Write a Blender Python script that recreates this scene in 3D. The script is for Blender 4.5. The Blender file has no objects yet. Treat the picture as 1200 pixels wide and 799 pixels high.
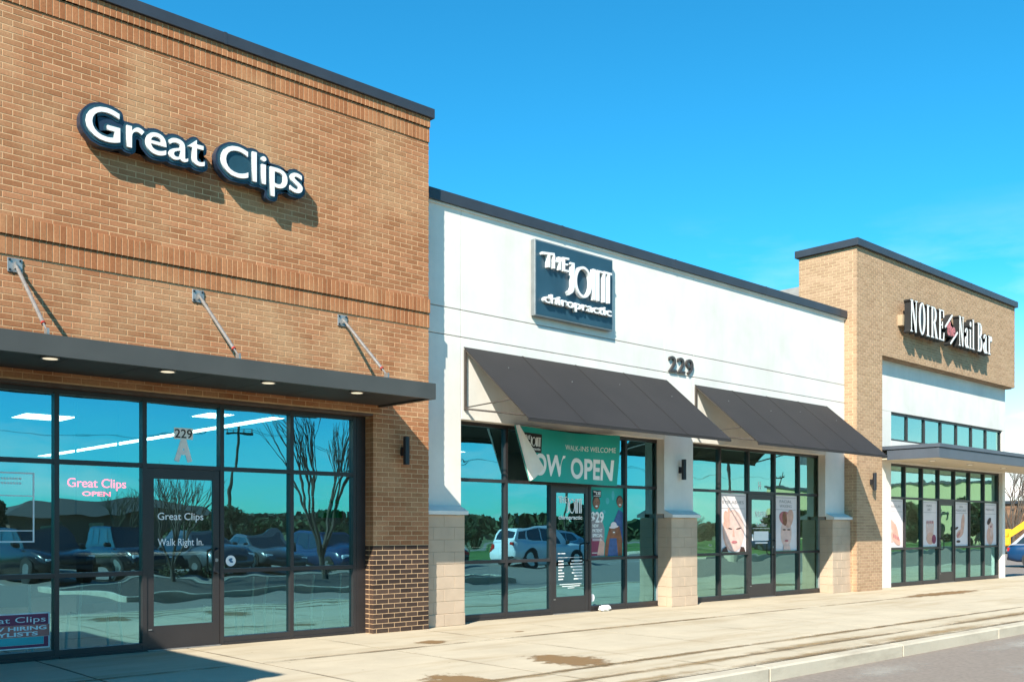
import bpy, bmesh, math, random
import numpy as np
from mathutils import Vector, Matrix
R = math.radians
rnd = random.Random(7)
S = bpy.context.scene
C = S.collection

# ------------------------------------------------------------------ camera
cam_d = bpy.data.cameras.new('camera'); cam = bpy.data.objects.new('camera', cam_d); C.objects.link(cam)
cam_d.sensor_fit = 'HORIZONTAL'; cam_d.sensor_width = 36.0; cam_d.lens = 34.776
cam_d.shift_y = 0.18375; cam_d.clip_start = 0.05; cam_d.clip_end = 3000
cam.location = (0, -11.30, 1.44); cam.rotation_euler = (R(90), 0, R(47.158 - 90))
S.camera = cam
# ------------------------------------------------------------------ sky, sun, exposure
SUN = Vector((1.78, 1.0, -1.6))
sun_el = math.asin(1.6 / SUN.length); sun_az = math.atan2(-1.78, -1.0)
W = bpy.data.worlds.new('World'); S.world = W; W.use_nodes = True
wn = W.node_tree.nodes; wl = W.node_tree.links; wn.clear()
sky = wn.new('ShaderNodeTexSky'); sky.sky_type = 'NISHITA'; sky.sun_disc = False
sky.sun_elevation = sun_el; sky.sun_rotation = sun_az
sky.air_density = 1.0; sky.dust_density = 0.25; sky.ozone_density = 3.0; sky.altitude = 200
hsv = wn.new('ShaderNodeHueSaturation'); hsv.inputs['Saturation'].default_value = 1.22; hsv.inputs['Hue'].default_value = 0.487
wl.new(sky.outputs[0], hsv.inputs['Color'])
tint = wn.new('ShaderNodeMix'); tint.data_type = 'RGBA'; tint.blend_type = 'MULTIPLY'; tint.inputs[0].default_value = 1
tint.inputs[7].default_value = (0.25, 0.89, 0.99, 1)
wl.new(hsv.outputs[0], tint.inputs[6])
geo = wn.new('ShaderNodeTexCoord'); sep = wn.new('ShaderNodeSeparateXYZ'); wl.new(geo.outputs['Generated'], sep.inputs[0])
mp = wn.new('ShaderNodeMapping'); mp.inputs['Scale'].default_value = (1.6, 1.6, 6.0); wl.new(geo.outputs['Generated'], mp.inputs[0])
nz = wn.new('ShaderNodeTexNoise'); nz.inputs['Scale'].default_value = 2.3; nz.inputs['Detail'].default_value = 8; nz.inputs['Roughness'].default_value = .58
wl.new(mp.outputs[0], nz.inputs[0])
rp = wn.new('ShaderNodeMapRange'); rp.inputs[1].default_value = .50; rp.inputs[2].default_value = .80; wl.new(nz.outputs[0], rp.inputs[0])
el = wn.new('ShaderNodeMapRange'); el.inputs[1].default_value = .30; el.inputs[2].default_value = .02; wl.new(sep.outputs[2], el.inputs[0])
mu = wn.new('ShaderNodeMath'); mu.operation = 'MULTIPLY'; wl.new(rp.outputs[0], mu.inputs[0]); wl.new(el.outputs[0], mu.inputs[1])
hz = wn.new('ShaderNodeMapRange'); hz.interpolation_type = 'SMOOTHSTEP'; hz.inputs[1].default_value = .24; hz.inputs[2].default_value = -.01; hz.inputs[4].default_value = .92; wl.new(sep.outputs[2], hz.inputs[0])
bk = wn.new('ShaderNodeMapRange'); bk.interpolation_type = 'SMOOTHSTEP'; bk.inputs[1].default_value = .72; bk.inputs[2].default_value = .97; wl.new(sep.outputs[0], bk.inputs[0])   # cloud bank low in the east
hb = wn.new('ShaderNodeMath'); hb.operation = 'MULTIPLY'; wl.new(hz.outputs[0], hb.inputs[0]); wl.new(bk.outputs[0], hb.inputs[1])
mx_ = wn.new('ShaderNodeMath'); mx_.operation = 'ADD'; mx_.use_clamp = True; wl.new(mu.outputs[0], mx_.inputs[0]); wl.new(hb.outputs[0], mx_.inputs[1])
cm = wn.new('ShaderNodeMix'); cm.data_type = 'RGBA'; cm.inputs[7].default_value = (6.9, 6.6, 6.2, 1)
wl.new(mx_.outputs[0], cm.inputs[0]); wl.new(tint.outputs[2], cm.inputs[6])
bg = wn.new('ShaderNodeBackground'); bg.inputs[1].default_value = 0.118; wl.new(cm.outputs[2], bg.inputs[0])
wo = wn.new('ShaderNodeOutputWorld'); wl.new(bg.outputs[0], wo.inputs[0])
sd = bpy.data.lights.new('sun', 'SUN'); sd.energy = 4.8; sd.angle = R(0.5); sd.color = (1.0, 0.93, 0.79)
so = bpy.data.objects.new('sun', sd); C.objects.link(so); so.rotation_euler = SUN.to_track_quat('-Z', 'Y').to_euler(); so.location = (-20, -20, 30)
vs = S.view_settings; vs.view_transform = 'Standard'; vs.look = 'None'; vs.gamma = 1; vs.exposure = 0.95; vs.use_curve_mapping = False
S.cycles.use_denoising = True; S.cycles.max_bounces = 10; S.cycles.transparent_max_bounces = 12; S.cycles.glossy_bounces = 4
S.cycles.caustics_reflective = False; S.cycles.caustics_refractive = False; S.cycles.sample_clamp_indirect = 6

# ------------------------------------------------------------------ materials
M = {}
def nodes_of(name):
    m = bpy.data.materials.new(name); m.use_nodes = True; M[name] = m
    n = m.node_tree.nodes; b = n['Principled BSDF']; return m, n, m.node_tree.links, b
def mat(name, col, rough=.6, metal=0., var=.12, scale=6., bump=0., bscale=None, spec=.5, emit=None, estr=0., col2=None, detail=6):
    m, n, l, b = nodes_of(name)
    b.inputs['Roughness'].default_value = rough; b.inputs['Metallic'].default_value = metal
    b.inputs['Specular IOR Level'].default_value = spec
    g = n.new('ShaderNodeNewGeometry')
    t = n.new('ShaderNodeTexNoise'); t.inputs['Scale'].default_value = scale; t.inputs['Detail'].default_value = detail
    l.new(g.outputs['Position'], t.inputs['Vector'])
    mx = n.new('ShaderNodeMix'); mx.data_type = 'RGBA'
    a = tuple(c * (1 - var) for c in col); c2 = col2 or tuple(min(1, c * (1 + var)) for c in col)
    mx.inputs[6].default_value = (*a, 1); mx.inputs[7].default_value = (*c2, 1)
    mr = n.new('ShaderNodeMapRange'); mr.inputs[1].default_value = .3; mr.inputs[2].default_value = .7
    l.new(t.outputs[0], mr.inputs[0]); l.new(mr.outputs[0], mx.inputs[0]); l.new(mx.outputs[2], b.inputs['Base Color'])
    if bump:
        t2 = n.new('ShaderNodeTexNoise'); t2.inputs['Scale'].default_value = bscale or scale * 8; t2.inputs['Detail'].default_value = 4
        l.new(g.outputs['Position'], t2.inputs['Vector'])
        bp = n.new('ShaderNodeBump'); bp.inputs['Strength'].default_value = .6; bp.inputs['Distance'].default_value = bump
        l.new(t2.outputs[0], bp.inputs['Height']); l.new(bp.outputs[0], b.inputs['Normal'])
    if emit:
        b.inputs['Emission Color'].default_value = (*emit, 1); b.inputs['Emission Strength'].default_value = estr
    return m
def brick_mat(name, c1, c2, c3, L, Hh, pale=.35, palecol=(.62, .45, .28), axis=0, off=True, pscale=.9):
    """each brick its own tone (cell noise on its place in the bond), pale bloom in patches, fine grain"""
    m, n, l, b = nodes_of(name); b.inputs['Roughness'].default_value = .85; b.inputs['Specular IOR Level'].default_value = .25
    g = n.new('ShaderNodeNewGeometry'); s = n.new('ShaderNodeSeparateXYZ'); l.new(g.outputs['Position'], s.inputs[0])
    def ma(op, a, bb=None, cc=None):
        q = n.new('ShaderNodeMath'); q.operation = op
        for i, v in enumerate((a, bb, cc)):
            if v is None: continue
            if isinstance(v, (int, float)): q.inputs[i].default_value = v
            else: l.new(v, q.inputs[i])
        return q.outputs[0]
    row = ma('FLOOR', ma('DIVIDE', s.outputs[2], Hh))
    xx = ma('DIVIDE', s.outputs[axis], L)
    if off: xx = ma('ADD', xx, ma('MULTIPLY', ma('MODULO', row, 2.0), .5))
    xi = ma('FLOOR', xx)
    cb = n.new('ShaderNodeCombineXYZ'); l.new(xi, cb.inputs[0]); l.new(row, cb.inputs[1])
    wnz = n.new('ShaderNodeTexWhiteNoise'); wnz.noise_dimensions = '2D'; l.new(cb.outputs[0], wnz.inputs[0])
    cr = n.new('ShaderNodeValToRGB'); e = cr.color_ramp.elements
    e[0].position = 0; e[0].color = (*c1, 1); e[1].position = 1; e[1].color = (*c3, 1); k = e.new(.55); k.color = (*c2, 1)
    l.new(wnz.outputs[0], cr.inputs[0])
    t = n.new('ShaderNodeTexNoise'); t.inputs['Scale'].default_value = pscale; t.inputs['Detail'].default_value = 7; t.inputs['Roughness'].default_value = .62
    l.new(g.outputs['Position'], t.inputs['Vector'])
    mr = n.new('ShaderNodeMapRange'); mr.inputs[1].default_value = .45; mr.inputs[2].default_value = .75; mr.inputs[4].default_value = pale
    l.new(t.outputs[0], mr.inputs[0])
    mx = n.new('ShaderNodeMix'); mx.data_type = 'RGBA'; l.new(mr.outputs[0], mx.inputs[0]); l.new(cr.outputs[0], mx.inputs[6]); mx.inputs[7].default_value = (*palecol, 1)
    t3 = n.new('ShaderNodeTexNoise'); t3.inputs['Scale'].default_value = 45; t3.inputs['Detail'].default_value = 5; l.new(g.outputs['Position'], t3.inputs['Vector'])
    m3 = n.new('ShaderNodeMapRange'); m3.inputs[1].default_value = .3; m3.inputs[2].default_value = .7; m3.inputs[3].default_value = .86; m3.inputs[4].default_value = 1.1; l.new(t3.outputs[0], m3.inputs[0])
    mm = n.new('ShaderNodeVectorMath'); mm.operation = 'SCALE'; l.new(mx.outputs[2], mm.inputs[0]); l.new(m3.outputs[0], mm.inputs['Scale'])
    l.new(mm.outputs[0], b.inputs['Base Color'])
    t2 = n.new('ShaderNodeTexNoise'); t2.inputs['Scale'].default_value = 160; l.new(g.outputs['Position'], t2.inputs['Vector'])
    bp = n.new('ShaderNodeBump'); bp.inputs['Strength'].default_value = .35; bp.inputs['Distance'].default_value = .004; l.new(t2.outputs[0], bp.inputs['Height']); l.new(bp.outputs[0], b.inputs['Normal'])
    return m
def glass_mat(name, refl, gl, tr, wave=.0032):
    m = bpy.data.materials.new(name); m.use_nodes = True; M[name] = m; n = m.node_tree.nodes; l = m.node_tree.links; n.clear()
    g = n.new('ShaderNodeNewGeometry')
    mp_ = n.new('ShaderNodeMapping'); mp_.inputs['Scale'].default_value = (.9, .9, 1.5); l.new(g.outputs['Position'], mp_.inputs[0])
    t = n.new('ShaderNodeTexNoise'); t.inputs['Scale'].default_value = 1.3; t.inputs['Detail'].default_value = 1.5; t.inputs['Roughness'].default_value = .35; l.new(mp_.outputs[0], t.inputs['Vector'])
    bp = n.new('ShaderNodeBump'); bp.inputs['Strength'].default_value = 1; bp.inputs['Distance'].default_value = wave; l.new(t.outputs[0], bp.inputs['Height'])
    gs = n.new('ShaderNodeBsdfGlossy'); gs.inputs['Roughness'].default_value = 0.0; gs.inputs['Color'].default_value = (*gl, 1); l.new(bp.outputs[0], gs.inputs['Normal'])
    tp = n.new('ShaderNodeBsdfTransparent'); tp.inputs[0].default_value = (*tr, 1)
    lw = n.new('ShaderNodeFresnel'); lw.inputs[0].default_value = 1.5
    ad = n.new('ShaderNodeMath'); ad.operation = 'ADD'; ad.use_clamp = True; ad.inputs[1].default_value = refl; l.new(lw.outputs[0], ad.inputs[0])
    mx = n.new('ShaderNodeMixShader'); l.new(ad.outputs[0], mx.inputs[0]); l.new(tp.outputs[0], mx.inputs[1]); l.new(gs.outputs[0], mx.inputs[2])
    o = n.new('ShaderNodeOutputMaterial'); l.new(mx.outputs[0], o.inputs[0]); return m

def worn_mat(name, col, dirt, streak, amt, spots, rough=.9):
    """mineral surface: broad mottling, drawn-out dirt streaks, fine grain, small dark spots"""
    m, n, l, b = nodes_of(name); b.inputs['Roughness'].default_value = rough; b.inputs['Specular IOR Level'].default_value = .25
    g = n.new('ShaderNodeNewGeometry')
    def nz_(sc, scale3, det=7, rg_=.6):
        mp_ = n.new('ShaderNodeMapping'); mp_.inputs['Scale'].default_value = scale3; l.new(g.outputs['Position'], mp_.inputs[0])
        t = n.new('ShaderNodeTexNoise'); t.inputs['Scale'].default_value = sc; t.inputs['Detail'].default_value = det; t.inputs['Roughness'].default_value = rg_; l.new(mp_.outputs[0], t.inputs['Vector']); return t.outputs[0]
    def rng(v, a, b_, c, d):
        r = n.new('ShaderNodeMapRange'); r.inputs[1].default_value = a; r.inputs[2].default_value = b_; r.inputs[3].default_value = c; r.inputs[4].default_value = d; l.new(v, r.inputs[0]); return r.outputs[0]
    def mixc(f, a, b_):
        x = n.new('ShaderNodeMix'); x.data_type = 'RGBA'; l.new(f, x.inputs[0])
        for k, v in ((6, a), (7, b_)):
            if isinstance(v, tuple): x.inputs[k].default_value = (*v, 1)
            else: l.new(v, x.inputs[k])
        return x.outputs[2]
    lo = tuple(c*.9 for c in col); hi = tuple(min(.95, c*1.07) for c in col)
    c = mixc(rng(nz_(1.3, (1, 1, 1)), .3, .7, 0, 1), lo, hi)
    c = mixc(rng(nz_(1.0, streak, 8, .68), .5, .8, 0, amt), c, dirt)
    c = mixc(rng(nz_(38, (1, 1, 1), 5, .7), .55, .8, 0, amt*.55), c, dirt)
    if spots:
        v = n.new('ShaderNodeTexVoronoi'); v.inputs['Scale'].default_value = 3.2; l.new(g.outputs['Position'], v.inputs['Vector'])
        c = mixc(rng(v.outputs['Distance'], .035, .06, spots, 0), c, tuple(q*.45 for q in dirt))
    l.new(c, b.inputs['Base Color'])
    bp = n.new('ShaderNodeBump'); bp.inputs['Strength'].default_value = .5; bp.inputs['Distance'].default_value = .0025; l.new(nz_(130, (1, 1, 1), 4), bp.inputs['Height']); l.new(bp.outputs[0], b.inputs['Normal']); return m
BL, BH = .2032, .0677
brick_mat('brick', (.305, .125, .055), (.36, .154, .072), (.42, .184, .090), BL, BH, pale=.62, palecol=(.56, .37, .205))
brick_mat('brick_soldier', (.30, .112, .046), (.355, .14, .06), (.41, .17, .076), BH, 50., pale=.4, palecol=(.55, .36, .19), off=False)
brick_mat('brick_dark', (.035, .022, .018), (.055, .035, .028), (.085, .052, .038), BL, BH, pale=.1)
brick_mat('brick_tan', (.355, .222, .136), (.405, .258, .162), (.455, .295, .19), BL, BH, pale=.3, palecol=(.5, .36, .22))
brick_mat('brick_tan_side', (.355, .222, .136), (.405, .258, .162), (.455, .295, .19), BL, BH, pale=.3, palecol=(.5, .36, .22), axis=1)
brick_mat('brick_far', (.19, .10, .06), (.24, .13, .08), (.29, .165, .10), .4, .2, pale=.1)
mat('mortar', (.60, .39, .225), .95, var=.15, scale=12, bump=.003, spec=.2)
mat('mortar_tan', (.56, .42, .26), .95, var=.12, scale=12, bump=.003, spec=.2)
worn_mat('stucco', (.73, .70, .655), (.52, .48, .43), (2.2, 2.2, .22), .28, 0)
mat('joint', (.30, .29, .28), .9)
mat('cmu', (.49, .375, .28), .95, var=.10, scale=2.5, bump=.006, bscale=90, spec=.2)
mat('cmu_mortar', (.42, .33, .235), .95)
mat('cast_stone', (.72, .70, .66), .85, var=.05, scale=5, bump=.001, spec=.2)
mat('cap_metal', (.035, .04, .052), .42, var=.12, scale=3)
mat('canopy_metal', (.062, .062, .058), .45, var=.1, scale=2)
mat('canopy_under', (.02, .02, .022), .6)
mat('canopy_grey', (.075, .09, .115), .45, var=.1, scale=2)
mat('soffit', (.66, .56, .43), .7, var=.05, scale=3)
mat('bronze', (.028, .024, .025), .38, var=.1, scale=4)
mat('lintel', (.10, .06, .045), .6, var=.2, scale=6)
mat('galvanised', (.34, .33, .32), .42, .6, var=.2, scale=22)
mat('red_paint', (.35, .03, .02), .5)
mat('black_metal', (.012, .013, .018), .45, var=.1)
mat('black_paint', (.02, .02, .021), .5)
mat('awning', (.024, .020, .019), .7, var=.12, scale=1.6, bump=.0012, bscale=420)
mat('awning_frame', (.09, .075, .065), .5, .3)
mat('navy', (.018, .03, .055), .35, var=.1)
mat('navy_face', (.018, .055, .078), .35, var=.1)
mat('white_plastic', (.80, .80, .80), .4, var=.04)
mat('sign_panel', (.022, .06, .09), .35, var=.15, scale=2)
mat('sign_edge', (.25, .27, .28), .45, .4)
mat('raceway', (.42, .31, .2), .6)
mat('digit_grey', (.05, .042, .04), .5)
worn_mat('concrete', (.51, .435, .325), (.31, .22, .12), (.30, 1.8, 1), .8, .55)
worn_mat('kerb_concrete', (.50, .44, .345), (.27, .22, .165), (.9, 3, 3), .85, .3)
mat('gap', (.06, .04, .025), .95)
def stain_mat(name, col, soft=.5, op=.85, ns=5.):
    m, n, l, b = nodes_of(name); b.inputs['Base Color'].default_value = (*col, 1); b.inputs['Roughness'].default_value = .7
    tc = n.new('ShaderNodeTexCoord'); vm = n.new('ShaderNodeVectorMath'); vm.operation = 'SUBTRACT'; vm.inputs[1].default_value = (.5, .5, 0); l.new(tc.outputs['Generated'], vm.inputs[0])
    ml = n.new('ShaderNodeVectorMath'); ml.operation = 'MULTIPLY'; ml.inputs[1].default_value = (2, 2, 0); l.new(vm.outputs[0], ml.inputs[0])
    le = n.new('ShaderNodeVectorMath'); le.operation = 'LENGTH'; l.new(ml.outputs[0], le.inputs[0])
    g = n.new('ShaderNodeNewGeometry'); t = n.new('ShaderNodeTexNoise'); t.inputs['Scale'].default_value = ns; t.inputs['Detail'].default_value = 8; t.inputs['Roughness'].default_value = .65; l.new(g.outputs['Position'], t.inputs['Vector'])
    a = n.new('ShaderNodeMath'); a.operation = 'MULTIPLY_ADD'; a.inputs[1].default_value = 1.5; l.new(t.outputs[0], a.inputs[0]); l.new(le.outputs['Value'], a.inputs[2])
    mr = n.new('ShaderNodeMapRange'); mr.inputs[1].default_value = 1.45; mr.inputs[2].default_value = 1.45 - soft; mr.inputs[3].default_value = 0; mr.inputs[4].default_value = op; l.new(a.outputs[0], mr.inputs[0])
    l.new(mr.outputs[0], b.inputs['Alpha']); return m
stain_mat('stain', (.25, .145, .06), .22, .85)
stain_mat('streak', (.34, .225, .10), .8, .8, 3.)
stain_mat('joint_dirt', (.23, .155, .08), .5, .72, 2.2)
stain_mat('seam_dirt', (.13, .085, .045), .9, .9, 1.4)
stain_mat('stain_pale', (.50, .46, .40), .8, .6, 4.)
mat('asphalt', (.235, .195, .165), .92, var=.14, scale=22, bump=.006, bscale=140, spec=.25, detail=10)
mat('road_paint', (.55, .53, .48), .8, var=.2, scale=5)
mat('grass', (.085, .16, .02), .95, var=.4, scale=1.6, bump=.03, bscale=30)
mat('meadow', (.10, .12, .035), .95, var=.4, scale=.2)
mat('mulch', (.075, .05, .038), .95, var=.55, scale=9, bump=.05, bscale=22)
mat('leaf', (.035, .062, .016), .8, var=.45, scale=3)
mat('leaf_dark', (.016, .036, .016), .8, var=.45, scale=3)
mat('leaf_olive', (.075, .078, .03), .8, var=.4, scale=3)
mat('bark', (.085, .065, .05), .9, var=.3, scale=8)
mat('roof_shingle', (.06, .05, .045), .9, var=.2)
mat('house_brick', (.16, .075, .05), .9, var=.2)
mat('store_wall', (.52, .44, .24), .9, var=.06, scale=.3)
mat('timber', (.09, .07, .05), .9)
mat('floor_tile', (.30, .30, .28), .45, var=.08)
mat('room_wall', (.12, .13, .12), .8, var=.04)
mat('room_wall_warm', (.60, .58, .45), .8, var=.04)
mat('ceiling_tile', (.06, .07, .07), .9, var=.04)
mat('light_panel', (.9, .9, .9), .5, emit=(1, .98, .93), estr=5.0)
mat('downlight', (.8, .75, .65), .5, emit=(1, .86, .62), estr=.45)
mat('neon', (.5, .02, .06), .5, emit=(1.0, .02, .10), estr=3.5)
mat('chair_white', (.88, .90, .86), .4)
mat('chair_seat', (.05, .10, .12), .5)
mat('desk', (.12, .10, .09), .5)
mat('print_white', (.85, .86, .86), .6, var=.02)
mat('print_black', (.012, .012, .014), .6)
mat('print_teal', (.004, .36, .32), .55, var=.05, scale=3)
mat('banner_teal', (.004, .36, .31), .5, var=.05, scale=2, bump=.004, bscale=14)
mat('banner_back', (.80, .76, .70), .6, var=.05, bump=.004, bscale=14)
mat('print_maroon', (.24, .035, .085), .6)
mat('print_coral', (.55, .17, .14), .6)
mat('print_cyan', (.06, .42, .45), .6)
mat('print_green', (.02, .32, .015), .6)
mat('print_pale', (.78, .70, .71), .6, var=.05, scale=3)
mat('print_grey', (.30, .28, .29), .6)
mat('print_skin', (.66, .38, .30), .6, var=.12, scale=9)
mat('print_skin_pale', (.74, .50, .44), .6, var=.12, scale=9)
mat('print_skin_dark', (.26, .125, .075), .6, var=.25, scale=14)
mat('print_rose', (.50, .16, .17), .6, var=.2, scale=12)
mat('print_hair', (.06, .025, .018), .6)
mat('print_denim', (.04, .10, .26), .6, var=.3, scale=12)
mat('print_brown', (.24, .09, .04), .6, var=.3, scale=12)
mat('print_blue', (.02, .12, .25), .6)
mat('paint_white', (.75, .75, .75), .25, var=.02)
mat('paint_black', (.012, .013, .016), .22, var=.02)
mat('paint_navy', (.015, .035, .09), .22, var=.02)
mat('paint_blue', (.02, .12, .30), .22, var=.02)
mat('paint_navyblue', (.008, .045, .12), .22, var=.02)
mat('paint_red', (.30, .02, .02), .22, var=.02)
mat('paint_silver', (.42, .43, .45), .25, .5, var=.02)
mat('paint_grey', (.09, .10, .11), .25, .3, var=.02)
mat('paint_yellow', (.72, .36, .012), .4, var=.08)
mat('tyre', (.016, .016, .016), .85)
mat('rim', (.45, .46, .48), .3, .7)
mat('car_glass', (.012, .016, .018), .06, spec=.8)
mat('headlight', (.75, .78, .8), .15)
mat('tail_light', (.45, .015, .012), .2)
mat('trim', (.02, .02, .02), .5)
glass_mat('glass', .50, (.30, .74, .88), (.58, .80, .70))
glass_mat('glass_light', .42, (.48, .92, .90), (.74, .92, .72))
m_ = bpy.data.materials.new('glass_inner'); m_.use_nodes = True; M['glass_inner'] = m_; m_.node_tree.nodes.clear()
_t = m_.node_tree.nodes.new('ShaderNodeBsdfTransparent'); _o = m_.node_tree.nodes.new('ShaderNodeOutputMaterial'); m_.node_tree.links.new(_t.outputs[0], _o.inputs[0])

# ------------------------------------------------------------------ mesh helpers
class MB:
    def __init__(s): s.v = []; s.f = []
    def add(s, vs, fs):
        k = len(s.v); s.v += [tuple(p) for p in vs]; s.f += [tuple(i + k for i in f) for f in fs]; return s
    def box(s, x0, x1, y0, y1, z0, z1, c=0.0):
        if c <= 0:
            return s.add([(x0,y0,z0),(x1,y0,z0),(x1,y1,z0),(x0,y1,z0),(x0,y0,z1),(x1,y0,z1),(x1,y1,z1),(x0,y1,z1)],
                         [(3,2,1,0),(4,5,6,7),(0,1,5,4),(1,2,6,5),(2,3,7,6),(3,0,4,7)])
        bm = bmesh.new(); bmesh.ops.create_cube(bm, size=1)
        for v in bm.verts: v.co = ((x0+x1)/2 + v.co.x*(x1-x0), (y0+y1)/2 + v.co.y*(y1-y0), (z0+z1)/2 + v.co.z*(z1-z0))
        bmesh.ops.bevel(bm, geom=list(bm.edges), offset=c, segments=1, affect='EDGES')
        bm.verts.index_update(); s.add([v.co[:] for v in bm.verts], [[v.index for v in f.verts] for f in bm.faces]); bm.free(); return s
    def tube(s, p0, p1, r0, r1=None, n=8, caps=True):
        r1 = r0 if r1 is None else r1; p0 = Vector(p0); p1 = Vector(p1); d = (p1 - p0).normalized()
        a = d.orthogonal().normalized(); b = d.cross(a); vs = []
        for p, r in ((p0, r0), (p1, r1)):
            for i in range(n):
                t = 2*math.pi*i/n; vs.append(p + a*(r*math.cos(t)) + b*(r*math.sin(t)))
        fs = [(i, (i+1) % n, n + (i+1) % n, n + i) for i in range(n)]
        if caps: fs += [tuple(range(n-1, -1, -1)), tuple(range(n, 2*n))]
        return s.add(vs, fs)
    def path(s, pts, r, n=8):
        for a, b in zip(pts, pts[1:]): s.tube(a, b, r, n=n)
        return s
    def prism(s, poly, y0, y1):           # poly in (x, z); faces -Y at y0, back at y1
        n = len(poly); A = sum(poly[i][0]*poly[(i+1) % n][1] - poly[(i+1) % n][0]*poly[i][1] for i in range(n))
        if A < 0: poly = poly[::-1]
        return s.add([(x, y0, z) for x, z in poly] + [(x, y1, z) for x, z in poly],
                     [tuple(range(n)), tuple(range(2*n-1, n-1, -1))] + [((i+1) % n, i, n+i, n+(i+1) % n) for i in range(n)])
    def ring(s, cx, cz, ro, ri, y0, y1, a0=0, a1=360, n=28):   # elliptical stroke, radii (x, z)
        full = abs(a1 - a0) >= 360; st = [R(a0 + (a1-a0)*i/n) for i in range(n + (0 if full else 1))]; m = len(st); vs = []
        for t in st:
            o = (cx + ro[0]*math.cos(t), cz + ro[1]*math.sin(t)); i_ = (cx + ri[0]*math.cos(t), cz + ri[1]*math.sin(t))
            vs += [(o[0], y0, o[1]), (i_[0], y0, i_[1]), (o[0], y1, o[1]), (i_[0], y1, i_[1])]
        fs = []
        for k in range(m if full else m - 1):
            a = 4*k; b = 4*((k+1) % m)
            fs += [(a, b, b+1, a+1), (a+2, a+3, b+3, b+2), (a, a+2, b+2, b), (a+1, b+1, b+3, a+3)]
        if not full: fs += [(0, 1, 3, 2), (4*(m-1), 4*(m-1)+2, 4*(m-1)+3, 4*(m-1)+1)]
        return s.add(vs, fs)
    def brick(s, fr, u0, u1, z0, z1, d, c=.0022, o=0.0):   # chamfered brick; fr(u, depth, z) -> xyz
        p = [fr(u0+c, o, z0+c), fr(u1-c, o, z0+c), fr(u1-c, o, z1-c), fr(u0+c, o, z1-c)]
        q = [fr(u0, o+c, z0), fr(u1, o+c, z0), fr(u1, o+c, z1), fr(u0, o+c, z1)]
        b = [fr(u0, d, z0), fr(u1, d, z0), fr(u1, d, z1), fr(u0, d, z1)]
        return s.add(p + q + b, [(0,1,2,3)] + [(4+i, 4+(i+1) % 4, (i+1) % 4, i) for i in range(4)] + [(8+i, 8+(i+1) % 4, 4+(i+1) % 4, 4+i) for i in range(4)])
    def mesh(s, name, m, smooth=False):
        me = bpy.data.meshes.new(name); me.from_pydata(s.v, [], s.f)
        if m: me.materials.append(M[m])
        if smooth: me.polygons.foreach_set('use_smooth', [True]*len(me.polygons))
        me.update(); return me
    def build(s, name, m, parent=None, smooth=False, origin=None):
        if origin:
            o_ = Vector(origin); s.v = [tuple(Vector(p) - o_) for p in s.v]
        o = bpy.data.objects.new(name, s.mesh(name, m, smooth)); C.objects.link(o)
        if origin: o.location = origin
        if parent: 
            o.parent = parent
        return o
def tag(o, label=None, cat=None, group=None, kind=None):
    if label: o['label'] = label
    if cat: o['category'] = cat
    if group: o['group'] = group
    if kind: o['kind'] = kind
    return o
def thing(name, label, cat, group=None, loc=(0, 0, 0), rz=0):
    o = bpy.data.objects.new(name, None); C.objects.link(o); o.location = loc; o.rotation_euler = (0, 0, rz); o.empty_display_size = .3
    return tag(o, label, cat, group)
def inst(me, name, parent=None, loc=(0, 0, 0), rot=(0, 0, 0)):
    o = bpy.data.objects.new(name, me); C.objects.link(o); o.location = loc; o.rotation_euler = rot; o.parent = parent; return o
def copy_tree(o, parent=None):
    c = o.copy(); C.objects.link(c); c.parent = parent
    for ch in o.children: copy_tree(ch, c)
    return c
def struct(name, mb, m, parent=None):
    o = mb.build(name, m, parent); o['kind'] = 'structure'; return o
def cam_px(X, Y, Z):
    a = R(47.158); dx, dy = X, Y + 11.3; dep = dx*math.cos(a) + dy*math.sin(a); rt = dx*math.sin(a) - dy*math.cos(a)
    if dep < .1: return (-999, -999)
    return 600 + 1159.2*rt/dep, 620 - 1159.2*(Z-1.44)/dep

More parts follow.
